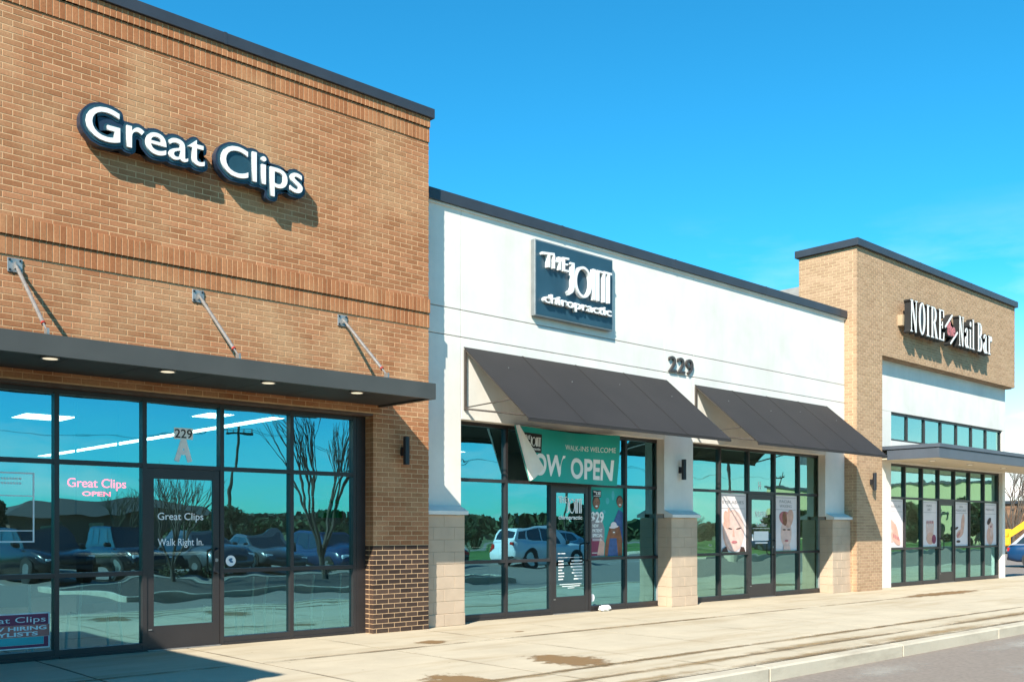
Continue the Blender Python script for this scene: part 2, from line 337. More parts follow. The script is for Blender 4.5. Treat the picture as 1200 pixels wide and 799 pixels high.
# ------------------------------------------------------------------ lettering
def text_mesh(body, offset=0.0, extrude=0.0, bevel=0.0):
    c = bpy.data.curves.new('lettering', 'FONT'); c.body = body; c.size = 1; c.offset = offset; c.extrude = extrude; c.resolution_u = 5
    c.bevel_depth = bevel; c.fill_mode = 'BOTH'
    o = bpy.data.objects.new('lettering', c)
    me = bpy.data.meshes.new_from_object(o); bpy.data.objects.remove(o); bpy.data.curves.remove(c); return me
_b = {}
def text_box(body, offset=0.0):
    k = (body, offset)
    if k not in _b:
        me = text_mesh(body, offset); n = len(me.vertices); a = np.zeros(n*3); me.vertices.foreach_get('co', a); a = a.reshape(-1, 3)
        _b[k] = (a[:, 0].min(), a[:, 0].max(), a[:, 1].min(), a[:, 1].max()) if n else (0, 0, 0, 0); bpy.data.meshes.remove(me)
    return _b[k]
def lettering(parent, body, x0, x1, zb, cap, y, depth, m, offset=0.0, split=True, name='letter', shear=0.0, place=None):
    """words standing on the wall plane: x0..x1 wide, capital height cap, front face at y, facing -Y"""
    bx = text_box(body, offset); H = text_box('H', offset); sx = (x1-x0)/(bx[1]-bx[0]); sz = cap/(H[3]-H[2])
    out = []; l = text_box('l'); done = []
    chars = [(ch, text_box(body[:i] + 'l')[1] - l[1]) for i, ch in enumerate(body) if ch != ' '] if split else [(body, 0.0)]
    for ch, adv in chars:
        me = text_mesh(ch, offset, extrude=.5)
        n = len(me.vertices); a = np.zeros(n*3); me.vertices.foreach_get('co', a); a = a.reshape(-1, 3)
        X = x0 + (a[:, 0] + adv - bx[0])*sx; Z = zb + (a[:, 1] - H[2])*sz; Y = y + depth*(.5 - a[:, 2])
        X = X + shear*(Z - zb)
        P = np.stack([X, Y, Z], 1)
        if place is not None: P = np.array([place(*p) for p in P])
        me.vertices.foreach_set('co', P.ravel()); me.materials.clear(); me.materials.append(M[m]); me.name = name; me.update()
        o = bpy.data.objects.new(name, me); C.objects.link(o); o.parent = parent; out.append(o)
        done.append(me)
    return out
def outline(meshes, r, res=.012):
    """outer contour, in (x, z), of everything within r of the letters"""
    tris = []
    for me in meshes:
        me.calc_loop_triangles(); vs = [v.co for v in me.vertices]
        for t in me.loop_triangles:
            if abs(t.normal.y) > .9: tris.append([(vs[i].x, vs[i].z) for i in t.vertices])
    T = np.array(tris); lo = T.reshape(-1, 2).min(0) - r*2; hi = T.reshape(-1, 2).max(0) + r*2
    nx, nz_ = int((hi[0]-lo[0])/res) + 1, int((hi[1]-lo[1])/res) + 1
    gx, gz = np.meshgrid(lo[0] + np.arange(nx)*res, lo[1] + np.arange(nz_)*res, indexing='ij')
    mask = np.zeros((nx, nz_), bool)
    for a, b, c in T:
        i0, i1 = max(0, int((min(a[0], b[0], c[0])-lo[0])/res)), int((max(a[0], b[0], c[0])-lo[0])/res) + 2
        j0, j1 = max(0, int((min(a[1], b[1], c[1])-lo[1])/res)), int((max(a[1], b[1], c[1])-lo[1])/res) + 2
        x, z = gx[i0:i1, j0:j1], gz[i0:i1, j0:j1]
        def e(p, q): return (q[0]-p[0])*(z-p[1]) - (q[1]-p[1])*(x-p[0])
        s1, s2, s3 = e(a, b), e(b, c), e(c, a); k = ((s1 >= 0) & (s2 >= 0) & (s3 >= 0)) | ((s1 <= 0) & (s2 <= 0) & (s3 <= 0))
        mask[i0:i1, j0:j1] |= k
    D_ = np.full((nx, nz_), 9.); k = int(r/res) + 3
    P = np.pad(mask, k)
    for dx in range(-k, k+1):
        for dz in range(-k, k+1):
            d = math.hypot(dx, dz)*res
            if d > r + 3*res: continue
            sh = P[k+dx:k+dx+nx, k+dz:k+dz+nz_]; D_ = np.where(sh, np.minimum(D_, d), D_)
    F = r - D_; F = np.maximum(F, -3*res); segs = {}
    def ip(p, q):
        a, b = F[p], F[q]; t = a/(a-b)
        return (round(gx[p] + t*(gx[q]-gx[p]), 6), round(gz[p] + t*(gz[q]-gz[p]), 6))
    for i in range(nx-1):
        for j in range(nz_-1):
            c = [(i, j), (i+1, j), (i+1, j+1), (i, j+1)]; s_ = [F[p] > 0 for p in c]
            if all(s_) or not any(s_): continue
            ins = [];outs = []
            for q in range(4):
                a, b = c[q], c[(q+1) % 4]
                if s_[q] and not s_[(q+1) % 4]: outs.append(ip(a, b))
                if not s_[q] and s_[(q+1) % 4]: ins.append(ip(b, a))
            for a, b in zip(outs, ins): segs[a] = b
    loops = []
    while segs:
        st = next(iter(segs)); lp = [st]; nx_ = segs.pop(st)
        while nx_ != st and nx_ in segs: lp.append(nx_); nx_ = segs.pop(nx_)
        if len(lp) > 20: loops.append(lp)
    res_ = []
    for lp in loops:
        A = sum(lp[i][0]*lp[(i+1) % len(lp)][1] - lp[(i+1) % len(lp)][0]*lp[i][1] for i in range(len(lp)))/2
        q = np.array(lp)
        for _ in range(3): q = (np.roll(q, 1, 0) + 2*q + np.roll(q, -1, 0))/4
        res_.append((abs(A), [tuple(p) for p in q[::2]], A > 0))
    res_.sort(key=lambda t: -t[0]); return [p for A, p, ccw in res_ if A > .004 and ccw == res_[0][2]]
def slab(poly, y0, y1, name, m, parent):
    bm = bmesh.new(); n = len(poly)
    f = [bm.verts.new((x, y0, z)) for x, z in poly]; b = [bm.verts.new((x, y1, z)) for x, z in poly]
    bm.faces.new(f); bm.faces.new(b[::-1])
    for i in range(n): bm.faces.new((f[(i+1) % n], f[i], b[i], b[(i+1) % n]))
    bmesh.ops.triangulate(bm, faces=[q for q in bm.faces if len(q.verts) > 4]); bmesh.ops.recalc_face_normals(bm, faces=bm.faces)
    me = bpy.data.meshes.new(name); bm.to_mesh(me); bm.free(); me.materials.append(M[m])
    o = bpy.data.objects.new(name, me); C.objects.link(o); o.parent = parent; return o
def ell(cx, cz, rx, rz, n=20, a=0):
    ca, sa = math.cos(R(a)), math.sin(R(a))
    return [(cx + rx*math.cos(t)*ca - rz*math.sin(t)*sa, cz + rx*math.cos(t)*sa + rz*math.sin(t)*ca) for t in (2*math.pi*i/n for i in range(n))]
def rect(x0, x1, z0, z1): return [(x0, z0), (x1, z0), (x1, z1), (x0, z1)]

# ================================================================== GROUND
struct('ground', MB().box(-700, 900, -700, 700, -.6, -.166), 'meadow')
struct('parking_lot', MB().box(-60, 96, -36, 30, -.3, -.150), 'asphalt')
def sheet(poly, z, name, m, parent=None):
    bm = bmesh.new(); f = bm.faces.new([bm.verts.new((x, y, z)) for x, y in poly]); bmesh.ops.triangulate(bm, faces=[f]); bmesh.ops.recalc_face_normals(bm, faces=bm.faces)
    me = bpy.data.meshes.new(name); bm.to_mesh(me); bm.free(); me.materials.append(M[m]); o = bpy.data.objects.new(name, me); C.objects.link(o); o.parent = parent; return o
def blot(cx, cy, rx, ry, seed, n=46, rough=.22):
    r_ = random.Random(seed); ph = [(k, r_.uniform(0, 6.28), r_.uniform(.3, 1)/k) for k in (2, 3, 5, 8, 12)]
    out = []
    for i in range(n):
        t = 2*math.pi*i/n; q = 1 + rough*sum(a*math.sin(k*t+p) for k, p, a in ph) + r_.uniform(-.05, .05)
        out.append((cx + rx*q*math.cos(t), cy + ry*q*math.sin(t)))
    return out
walk = struct('sidewalk', MB().box(-12, 42, -5.36, .6, -.35, -.0022), 'gap')
ys = [.52, -1.66, -4.28, -4.84, -5.35]; xs = [3.55 + 1.722*k for k in range(-9, 23)]
r_ = random.Random(3)
for a, b in zip(ys, ys[1:]):
    for x0, x1 in zip(xs, xs[1:]):
        dz = r_.uniform(-.0006, .0006)
        MB().box(x0+.011, x1-.011, b+.011, a-.011, -.1, dz, .002).build('slab', 'concrete', walk, origin=(x0, b, -.1))
kerb = struct('kerb', MB().box(-12, 42, -5.545, -5.352, -.35, -.02), 'gap')
for k in range(18):
    x0 = -12 + 3*k
    m_ = MB().box(x0+.0015, x0+2.9985, -5.555, -5.356, -.32, 0.0, .018)
    m_.build('kerb_stone', 'kerb_concrete', kerb, origin=(x0, -5.5, -.3))
stains = [(7.88, -3.68, .50, .85, 11), (6.05, -4.1, .46, .7, 12), (7.85, -1.36, .28, .3, 13), (22.3, -1.62, 2.6, .4, 14), (9.55, -1.15, .12, .08, 15)]
for i, (x, y, a, b, s_) in enumerate(stains):
    tag(sheet(blot(x, y, a, b, s_), .003, 'water_stain', 'stain', walk))
for i, (x, y, a, b) in enumerate([(8.6, -4.84, 2.0, .16), (11.2, -4.78, 2.3, .20), (13.6, -5.2, 3.2, .26), (10.4, -5.28, 2.4, .16), (7.4, -5.2, 1.6, .14), (17.6, -4.8, 3.6, .24), (15.5, -4.28, 3.0, .14), (12.4, -4.3, 3.0, .14), (9.0, -4.3, 2.4, .13), (20.5, -5.0, 4.0, .26), (12.0, -1.68, 3.2, .12), (6.2, -4.32, 1.6, .12)]):
    sheet(blot(x, y, a, b, 30+i, 70, .3), .0032 + .0003*i, 'rust_streak', 'streak', walk)
for i, (y, w_) in enumerate(((-1.66, .05), (-4.28, .055), (-4.84, .06), (-5.33, .05))):      # dirt washed along the long joints
    for k in range(7):
        x = 4.0 + 2.9*k + rnd.uniform(-.5, .5); n_ = 24; L_ = rnd.uniform(1.9, 2.6)
        sheet([(x - L_ + 2*L_*q/n_, y - w_*(1 + rnd.uniform(-.4, .5))) for q in range(n_+1)] + [(x + L_ - 2*L_*q/n_, y + w_*(1 + rnd.uniform(-.4, .5))) for q in range(n_+1)], .0072 + .0003*(k % 3), 'joint_dirt', 'joint_dirt', walk)
for i, x in enumerate(xs[7:28]):          # dirt in the cross joints
    for y0, y1 in ((.2, -1.7), (-1.5, -4.5), (-4.1, -5.5)):
        w_ = .014 + .002*(i % 3); sheet([(x-w_, y0), (x+w_, y0), (x+w_, y1), (x-w_, y1)], .0062, 'joint_dirt', 'seam_dirt', walk)
lot = bpy.data.objects['parking_lot']
for i, (x, y, a, b) in enumerate([(10.6, -6.0, 1.1, .45), (9.0, -6.6, .9, .6), (14.5, -6.0, 2.0, .4), (12.3, -7.2, 1.2, .8)]):
    sheet(blot(x, y, a, b, 60+i, 60, .4), -.1465 + .0003*i, 'salt_stain', 'stain_pale', lot)
for k in range(14):          # parking bay lines across the aisle
    x0 = 6 + 2.75*k
    if k == 13: continue
    MB().box(x0, x0+.1, -24.6, -19.6, -.149, -.1455).build('bay_line', 'road_paint', lot, origin=(x0, -22, -.15))
# planted islands and lawns with kerbs
def island(name, x0, x1, y0, y1, m, label):
    struct(name, MB().box(x0+.15, x1-.15, y0+.15, y1-.15, -.3, -.03), m)
    k = MB(); k.box(x0, x1, y0, y0+.15, -.3, .0, .015); k.box(x0, x1, y1-.15, y1, -.3, .001, .015)
    k.box(x0, x0+.15, y0+.151, y1-.151, -.3, -.001, .015); k.box(x1-.15, x1, y0+.151, y1-.151, -.3, -.002, .015)
    o = k.build(name + '_kerb', 'kerb_concrete'); o['kind'] = 'structure'
island('planting_bed', 8.5, 20.5, -15.6, -9.6, 'mulch', '')
island('lawn', 44, 95, -36, -19.5, 'grass', '')
struct('verge', MB().box(-60, 140, -62, -36.2, -.3, -.10).box(-60, 43.9, -36.19, -27.5, -.3, -.101), 'grass')
struct('far_road', MB().box(-300, 400, -74, -63, -.3, -.12), 'asphalt')

# ================================================================== shared builders
fr_front = lambda y: (lambda u, d, z: (u, y + d, z))
fr_left = lambda x: (lambda u, d, z: (x + d, u, z))
def bond(x0, x1, z0, z1, L=BL, Hh=BH, j=.0045):
    out = []; k0 = int(math.floor(z0/Hh + 1e-6)); k1 = int(math.ceil(z1/Hh - 1e-6))
    for k in range(k0, k1):
        za, zb = max(z0, k*Hh + j), min(z1, (k+1)*Hh - j)
        if zb - za < .018: continue
        sh = .5*(k % 2); i0 = int(math.floor(x0/L + sh)); i1 = int(math.ceil(x1/L + sh))
        for i in range(i0, i1):
            a, b = max(x0, (i-sh)*L + j), min(x1, (i+1-sh)*L - j)
            if b - a > .025: out.append((a, b, za, zb))
    return out
_bm = {}
def brick_piece(name, m, parent, a, b, z0, z1, y, d):
    k = (round(b-a, 4), round(z1-z0, 4), m, d)
    if k not in _bm: _bm[k] = MB().brick(fr_front(0), 0, b-a, 0, z1-z0, d).mesh(name, m)
    return inst(_bm[k], name, parent, (a, y, z0))
def lay(parent, name, m, recs, keep=300):
    """recs: (x0, x1, z0, z1, y, depth). The ones that show largest become parts, the rest one mesh"""
    def size(r):
        px = cam_px((r[0]+r[1])/2, r[4], (r[2]+r[3])/2); vis = 0 <= px[0] <= 1200 and 0 <= px[1] <= 799
        pa, pb = cam_px(r[0], r[4], r[2]), cam_px(r[1], r[4], r[3]); return (vis, abs((pb[0]-pa[0])*(pb[1]-pa[1])))
    rs = sorted(recs, key=size, reverse=True)
    for r in rs[:keep]: brick_piece(name, m, parent, *r[:4], r[4], r[5])
    if rs[keep:]:
        mb = MB()
        for r in rs[keep:]: mb.brick(fr_front(r[4]), *r[:4], r[5], o=rnd.uniform(-.001, .001))
        mb.build(name + 'work', m, parent)['kind'] = 'stuff'
def cap_run(parent, x0, x1, y0, y1, z0, z1, m, first=0.0, step=3.05):
    e = [x0]; q = x0 + (first or step)
    while q < x1 - .3: e.append(q); q += step
    e.append(x1)
    for a, b in zip(e, e[1:]):
        MB().box(a+.002, b-.002, y0, y1, z0, z1, .004).build('cap_flashing', m, parent, origin=(a, y0, z0))
    for q in e[1:-1]:
        MB().box(q-.02, q+.02, y0-.003, y1, z0-.003, z1+.003).build('cap_seam', m, parent, origin=(q, y0, z0))
_pm = {}
def pane(parent, x0, x1, z0, z1, y, g='glass'):
    k = (round(x1-x0, 3), round(z1-z0, 3), g); w, h = x1-x0, z1-z0
    if k not in _pm: _pm[k] = MB().box(-w/2, w/2, -.003, .003, -h/2, h/2).mesh('pane', g); _pm[k].materials.append(M['glass_inner']); [setattr(p, 'material_index', 0 if p.normal.y < -.5 else 1) for p in _pm[k].polygons]
    return inst(_pm[k], 'pane', parent, ((x0+x1)/2, y, (z0+z1)/2), (R(rnd.uniform(-.12, .12)), 0, R(rnd.uniform(-.12, .12))))
def storefront(parent, y, mull, zs, door, g='glass', hand='R', sub=None):
    """mull: mullion centres; zs = (sill, rail, transom, head); bay door holds the door"""
    s0, r0, t0, h0 = zs; w = .026; dp = .115
    for i, (a, b) in enumerate(zip(mull, mull[1:])):
        f = MB(); last = i == len(mull) - 2
        f.box(a-w, a+w, y, y+dp, .004, h0)
        if last: f.box(b-w, b+w, y, y+dp, .004, h0)
        f.box(a+w, b-w, y+.004, y+dp-.004, h0-.055, h0-.001)
        f.box(a+w, b-w, y+.004, y+dp-.004, t0-.026, t0+.026)
        if i != door:
            f.box(a+w, b-w, y+.004, y+dp-.004, .004, s0)
            f.box(a+w, b-w, y+.004, y+dp-.004, r0-.026, r0+.026)
            f.box(a+w, b-w, y-.018, y+.004, .004, .03)
        o = f.build('window', 'bronze', parent, origin=(a, y, 0))
        yo = .055
        def pn(z0, z1):
            p = pane(o, a+w, b-w, z0, z1, y+yo, g); p.location = (p.location.x - a, yo, p.location.z)
        pn(t0+.026, h0-.055)
        if i != door:
            pn(s0, r0-.026); pn(r0+.026, t0-.026)
        else:
            x0, x1 = a+w+.004, b-w-.004; d = MB(); sw = .085
            d.box(x0, x0+sw, y+.012, y+.057, .015, t0-.03); d.box(x1-sw, x1, y+.012, y+.057, .015, t0-.03)
            d.box(x0+sw, x1-sw, y+.014, y+.055, .015, .29); d.box(x0+sw, x1-sw, y+.014, y+.055, t0-.15, t0-.03)
            do = d.build('door', 'bronze', parent, origin=(x0, y, 0))
            p = pane(do, x0+sw, x1-sw, .29, t0-.15, y+.035, g); p.location = (p.location.x - x0, .035, p.location.z)
            hx = (x1-.045 if hand == 'R' else x0+.045) - x0
            h = MB(); sgn = -1 if hand == 'R' else 1
            h.path([(hx, .012, 1.20), (hx, -.05, 1.20), (hx+sgn*.06, -.06, 1.17), (hx+sgn*.06, -.06, .93), (hx, -.05, .90), (hx, .012, .90)], .013)
            h.build('handle', 'black_metal', do)
            MB().tube((hx, .013, 1.06), (hx, -.004, 1.06), .022, n=14).build('lock', 'galvanised', do)
            MB().box(.02, .06, .0, .014, .245, .257).build('door_stop', 'galvanised', do)
            MB().box(0, x1-x0, -.03, .09, .002, .013).build('threshold', 'galvanised', do)

# ================================================================== BRICK BUILDING (hair salon)
bb = thing('brick_building', 'tall orange-brown brick shop with projecting soldier courses and dark parapet, at the left', 'building', loc=(0, 0, 0))
core = MB()
core.box(-.45, 8.836, .0028, .30, 3.035, 7.36); core.box(7.873, 8.836, .0028, .30, -.2, 3.03); core.box(-.45, .99, .0028, .30, -.2, 3.03)
core.box(8.55, 8.831, .30, 16, -.2, 7.2); core.box(-.45, -.2, .30, 16, -.2, 7.2); core.box(-.2, 8.55, 15.7, 16, -.2, 7.2)
core.build('wall', 'mortar', bb)
MB().box(-.2, 8.55, .30, 15.7, 6.7, 6.9).build('roof', 'roof_shingle', bb)
recs = []
for q in [(-.45, 8.84, 4.755, 7.018), (-.45, 8.84, 3.035, 4.34), (7.87, 8.84, 1.2186, 3.03), (-.45, .99, 1.2186, 3.03)]:
    recs += [(*r, 0.0, .095) for r in bond(*q)]
lay(bb, 'brick', 'brick', recs)
sold = []
for z0, z1, p in ((4.345, 4.549, -.014), (4.556, 4.752, -.034), (7.022, 7.222, -.014), (7.228, 7.36, -.034)):
    i0 = int(-.45/BH)
    while i0*BH < 8.84:
        a, b = max(-.45, i0*BH+.004), min(8.84, (i0+1)*BH-.004); i0 += 1
        if b - a > .02: sold.append((a, b, z0, z1, p, .1))
lay(bb, 'soldier_brick', 'brick_soldier', sold)
MB().box(-.45, 8.835, -.0108, .0027, 4.345, 4.549).box(-.45, 8.835, -.0308, .0027, 4.556, 4.752).box(-.45, 8.835, -.0108, .0027, 7.022, 7.222).box(-.45, 8.835, -.0308, .0027, 7.228, 7.358).build('band_mortar', 'mortar', bb)
lay(bb, 'dark_brick', 'brick_dark', [(*r, 0.0, .095) for r in bond(7.87, 8.84, .0, 1.2186)] + [(*r, 0.0, .095) for r in bond(-.45, .99, .0, 1.2186)])
for k in range(int(3.03/BH)):        # inner reveal of the pier, one header per course
    z0, z1 = k*BH+.005, (k+1)*BH-.005
    MB().brick(fr_left(7.87), .105, .195, z0, z1, .1).build('dark_brick' if z1 < 1.2186 else 'brick', 'brick_dark' if z1 < 1.2186 else 'brick', bb)
cap_run(bb, -.45, 8.90, -.07, .36, 7.362, 7.50, 'cap_metal', first=.35+2.7)
MB().box(.99, 7.88, .005, .30, 3.004, 3.034).build('lintel', 'lintel', bb)
storefront(bb, .195, [.80, 1.79, 2.78, 3.765, 4.755, 5.735, 6.72, 7.70], (.10, .925, 2.195, 3.003), 4)
MB().box(7.727, 7.881, .19, .30, 0, 3.0).build('jamb', 'bronze', bb)

# canopy over the salon door
cn = thing('metal_canopy', 'dark grey flat metal canopy with tie rods over the hair salon storefront', 'canopy', loc=(0, 0, 0))
f = MB(); f.box(-.3, 8.005, -1.215, -1.165, 3.125, 3.33); f.box(-.3, -.25, -1.165, -.004, 3.126, 3.329); f.box(7.955, 8.004, -1.165, -.004, 3.126, 3.329)
f.build('fascia', 'canopy_metal', cn)
for k in range(11):
    x0 = -.25 + k*.746; MB().box(x0+.003, x0+.743, -1.163, -.005, 3.15, 3.17).build('soffit_panel', 'canopy_under', cn)
MB().box(-.25, 7.955, -1.165, -.004, 3.175, 3.30).build('deck', 'canopy_metal', cn)
for x in (.91, 2.11, 3.31, 4.51, 5.71, 6.93):
    l_ = MB().tube((x, -1.0, 3.152), (x, -1.0, 3.128), .085, .09, n=20).build('downlight', 'galvanised', cn, smooth=False)
    MB().tube((x, -1.0, 3.128), (x, -1.0, 3.1265), .07, n=20).build('lens', 'downlight', l_)
for x in (1.22, 3.272, 5.322, 7.365):
    p = MB().box(x-.075, x+.075, -.014, -.0012, 4.165, 4.315, .002)
    pl = p.build('wall_plate', 'galvanised', cn)
    bo = MB()
    for dx in (-.052, .052):
        for dz in (-.052, .052): bo.tube((x+dx, -.014, 4.24+dz), (x+dx, -.026, 4.24+dz), .012, n=6)
    bo.build('bolt', 'black_metal', pl)
    rd = MB(); rd.box(x-.008, x+.008, -.07, -.0141, 4.20, 4.27); a, b = Vector((x, -.045, 4.235)), Vector((x, -1.02, 3.40)); d = (b-a).normalized()
    rd.tube(a, a+d*.12, .016); rd.tube(a+d*.10, b-d*.13, .021, n=10); rd.tube(b-d*.13, b, .011)
    rod = rd.build('tie_rod', 'galvanised', cn)
    MB().tube(b-d*.15, b-d*.125, .023, n=10).build('collar', 'red_paint', rod)
    MB().box(x-.012, x+.012, -1.06, -.98, 3.295, 3.42).build('clevis', 'galvanised', rod)

def wall_lamp(x, y, z0, z1, label):
    t = thing('wall_lamp', label, 'wall lamp', 'black tube wall lamps along the shop piers')
    MB().tube((x, y-.105, z0), (x, y-.105, z1), .045, n=18).build('tube', 'black_metal', t, smooth=False)
    MB().box(x-.03, x+.03, y-.07, y-.0015, (z0+z1)/2-.07, (z0+z1)/2+.05).build('bracket', 'black_metal', t)
    MB().tube((x, y-.105, z0+.012), (x, y-.105, z0-.0015), .037, n=14).build('lens', 'canopy_under', t)
wall_lamp(8.36, 0, 2.35, 2.74, 'slim black tube lamp on the shaded orange brick pier of the hair salon')
wall_lamp(15.09, .3, 2.38, 2.76, 'slim black tube lamp on the white pier between the two awnings')
wall_lamp(21.95, 0, 2.36, 2.76, 'slim black tube lamp on the tan brick pillar of the nail bar')

# salon sign
sg = thing('shop_sign', 'navy cloud shaped sign with white two-word lettering on the orange brick wall', 'sign')
yf = -.20
for word, x0, x1, zb in (('Great', 3.943, 5.314, 5.741), ('Clips', 5.525, 6.642, 5.724)):
    ls = lettering(sg, word, x0, x1, zb, .365, yf, .03, 'white_plastic', offset=.004)
    pl = outline([o.data for o in ls], .062)
    slab(pl[0], yf+.035, yf+.14, 'backing', 'navy', sg)
    pin = outline([o.data for o in ls], .038)
    for lp in pin: slab(lp, yf+.026, yf+.05, 'face_panel', 'navy_face', sg)
MB().box(4.0, 5.2, -.07, -.002, 5.80, 5.92).box(5.6, 6.5, -.07, -.002, 5.80, 5.92).build('raceway', 'raceway', sg)

# unseen wing of the same block, left of the frame: its shadow lies on the pavement
wg = thing('side_wing', 'low brick wing projecting from the left end of the shop row', 'building')
MB().box(-7.5, -.46, -5.55, 8, -.2, 4.78).build('wall', 'brick', wg)
MB().box(-7.6, -.42, -5.62, 8.1, 4.782, 4.90).build('parapet', 'cap_metal', wg)

# ================================================================== STUCCO BUILDING
sb = thing('stucco_building', 'white stucco shop block with two black awnings between the brick buildings', 'building')
cb_ = MB(); cb_.box(8.842, 21.29, .36, .50, 3.14, 6.30)
for a, b in ((8.842, 9.62), (14.68, 15.42), (20.52, 21.295)): cb_.box(a, b, .36, .60, -.2, 3.139)
cb_.box(8.842, 9.0, .50, 16, -.2, 6.25).box(21.1, 21.29, .50, 16, -.2, 6.25).box(9.0, 21.1, 15.7, 16, -.2, 6.25)
cb_.build('wall', 'joint', sb)
MB().box(9.0, 21.1, .50, 15.7, 5.9, 6.1).build('roof', 'roof_shingle', sb)
xe = [8.842, 9.70, 14.63, 15.52, 21.292]; ze = [3.12, 4.372, 4.785, 6.33]
for i, (a, b) in enumerate(zip(xe, xe[1:])):
    for j_, (c, d) in enumerate(zip(ze, ze[1:])):
        if j_ == 0: continue
        MB().box(a+(.004 if i else 0), b-.004, .30, .40, c+.006, d-(.006 if j_ < 2 else 0), .004).build('panel', 'stucco', sb)
for a, b in ((9.70, 14.63), (15.52, 20.43)): MB().box(a+.004, b-.004, .30, .478, 3.12, 4.366, .004).build('panel', 'stucco', sb)
for a, b in ((8.842, 9.696), (14.634, 15.516), (20.434, 21.292)): MB().box(a, b, .30, .478, 1.73, 4.366, .004).build('panel', 'stucco', sb)
cap_run(sb, 8.845, 21.42, .23, .56, 6.332, 6.50, 'cap_metal', first=3.0)
MB().box(8.845, 21.40, .27, .30, 6.30, 6.331).build('drip_edge', 'stucco', sb)
for a, b in ((8.845, 9.645), (14.655, 15.45), (20.49, 21.293)):
    MB().box(a+.0065, b-.0065, .1545, .4765, -.2, 1.655).build('pier_core', 'cmu_mortar', sb)
    for k in range(9):
        z0, z1 = k*.184+.004, (k+1)*.184-.004
        cut = [a, a+.4, b] if k % 2 == 0 else [a, a+.2, a+.6, b]
        for p, q in zip(cut, cut[1:]):
            MB().brick(fr_front(.15 - (.012 if k == 0 else 0)), p+.003, q-.003, z0, z1, .12, c=.003, o=rnd.uniform(-.0008, .0008)).build('block', 'cmu', sb, origin=(p, .15, z0))
        if a > 9:   # left reveal
            MB().brick(fr_left(a), .274, .47, z0, z1, .1, c=.003).build('block', 'cmu', sb)
    MB().add([(a-.03, .10, 1.66), (b+.03, .10, 1.66), (b+.03, .30, 1.66), (a-.03, .30, 1.66), (a-.03, .10, 1.715), (b+.03, .10, 1.715), (b+.03, .30, 1.80), (a-.03, .30, 1.80)],
             [(3,2,1,0),(4,5,6,7),(0,1,5,4),(1,2,6,5),(2,3,7,6),(3,0,4,7)]).build('stone_sill', 'cast_stone', sb)
storefront(sb, .48, [9.735, 10.81, 11.845, 12.80, 13.76, 14.80], (.10, .925, 2.215, 3.119), 2)
storefront(sb, .482, [15.56, 16.67, 17.68, 18.67, 19.65, 20.66], (.10, .94, 2.215, 3.118), 2, g='glass_light')
for a, b in ((14.56, 14.78), (20.44, 20.64)): pass

def awning(x0, x1, label):
    t = thing('awning', label, 'awning', 'black sloped fabric awnings')
    zt, zf, yb, yf_ = 4.225, 3.03, .295, -1.13
    n = Vector((0, -(zt-zf), -(yf_-yb))).normalized()*.006
    def sl(x, q, o): p = Vector((x, yb + (yf_-yb)*q, zt + (zf-zt)*q)); return tuple(p + Vector((0, -abs(n.y), abs(n.z)))*o)
    nx, nq = 24, 10; v = []; f_ = []
    for side in (1, -1):
        for i in range(nx+1):
            for j in range(nq+1):
                x = x0 + (x1-x0)*i/nx; q = j/nq; sag = -.9*math.sin(math.pi*q)*abs(math.sin(math.pi*i*4/nx))
                v.append(sl(x, q, side*.6 + sag))
    N = (nx+1)*(nq+1); g = lambda i, j: i*(nq+1) + j
    for i in range(nx):
        for j in range(nq):
            f_.append((g(i,j), g(i,j+1), g(i+1,j+1), g(i+1,j))); f_.append((N+g(i,j), N+g(i+1,j), N+g(i+1,j+1), N+g(i,j+1)))
    for j in range(nq):
        f_.append((g(0,j), N+g(0,j), N+g(0,j+1), g(0,j+1))); f_.append((g(nx,j), g(nx,j+1), N+g(nx,j+1), N+g(nx,j)))
    for i in range(nx):
        f_.append((g(i,nq), N+g(i,nq), N+g(i+1,nq), g(i+1,nq))); f_.append((g(i,0), g(i+1,0), N+g(i+1,0), N+g(i,0)))
    MB().add(v, f_).build('fabric', 'awning', t, smooth=False)
    zb = 3.28
    for x in (x0+.02, (x0+x1)/2, x1-.02):
        MB().box(x-.016, x+.016, .262, .298, zb-.02, zt-.04).build('wall_bar', 'awning_frame', t)
        MB().tube((x, .27, zb), (x, yf_+.08, zf+.045), .014).build('arm', 'awning_frame', t)
        MB().tube((x, .27, zb+.02), (x, -.74, 3.33), .010).build('brace', 'awning_frame', t)
        MB().tube((x, .26, zt-.06), (x, yf_+.05, zf+.03), .012).build('rafter', 'awning_frame', t)
    MB().tube((x0+.01, yf_+.03, zf+.012), (x1-.01, yf_+.03, zf+.012), .014).build('front_bar', 'awning_frame', t)
    MB().tube((x0+.01, .272, zt-.035), (x1-.01, .272, zt-.035), .014).build('top_bar', 'awning_frame', t)
    for k in range(1, 4):
        x = x0 + (x1-x0)*k/4; a, b = sl(x, .0, .9), sl(x, 1., .9); MB().add([(x-.018, *a[1:]), (x+.018, *a[1:]), (x+.018, *b[1:]), (x-.018, *b[1:])] + [(x-.018, a[1]-.003, a[2]+.004), (x+.018, a[1]-.003, a[2]+.004), (x+.018, b[1]-.003, b[2]+.004), (x-.018, b[1]-.003, b[2]+.004)], [(4,5,6,7),(0,1,5,4),(1,2,6,5),(2,3,7,6),(3,0,4,7)]).build('seam', 'awning', t)
    hb = sl(x0, 1.0, 0); MB().box(x0, x1, hb[1]-.008, hb[1]+.012, hb[2]-.045, hb[2]-.002).build('hem', 'awning', t)
    for k in range(4):
        x = x0 + .6 + k*1.3; q = .25 + .08*(k % 2)
        p = sl(x, q, 1.2); MB().box(p[0]-.006, p[0]+.006, p[1]-.006, p[1]+.004, p[2]-.006, p[2]+.006).build('fastener', 'galvanised', t)
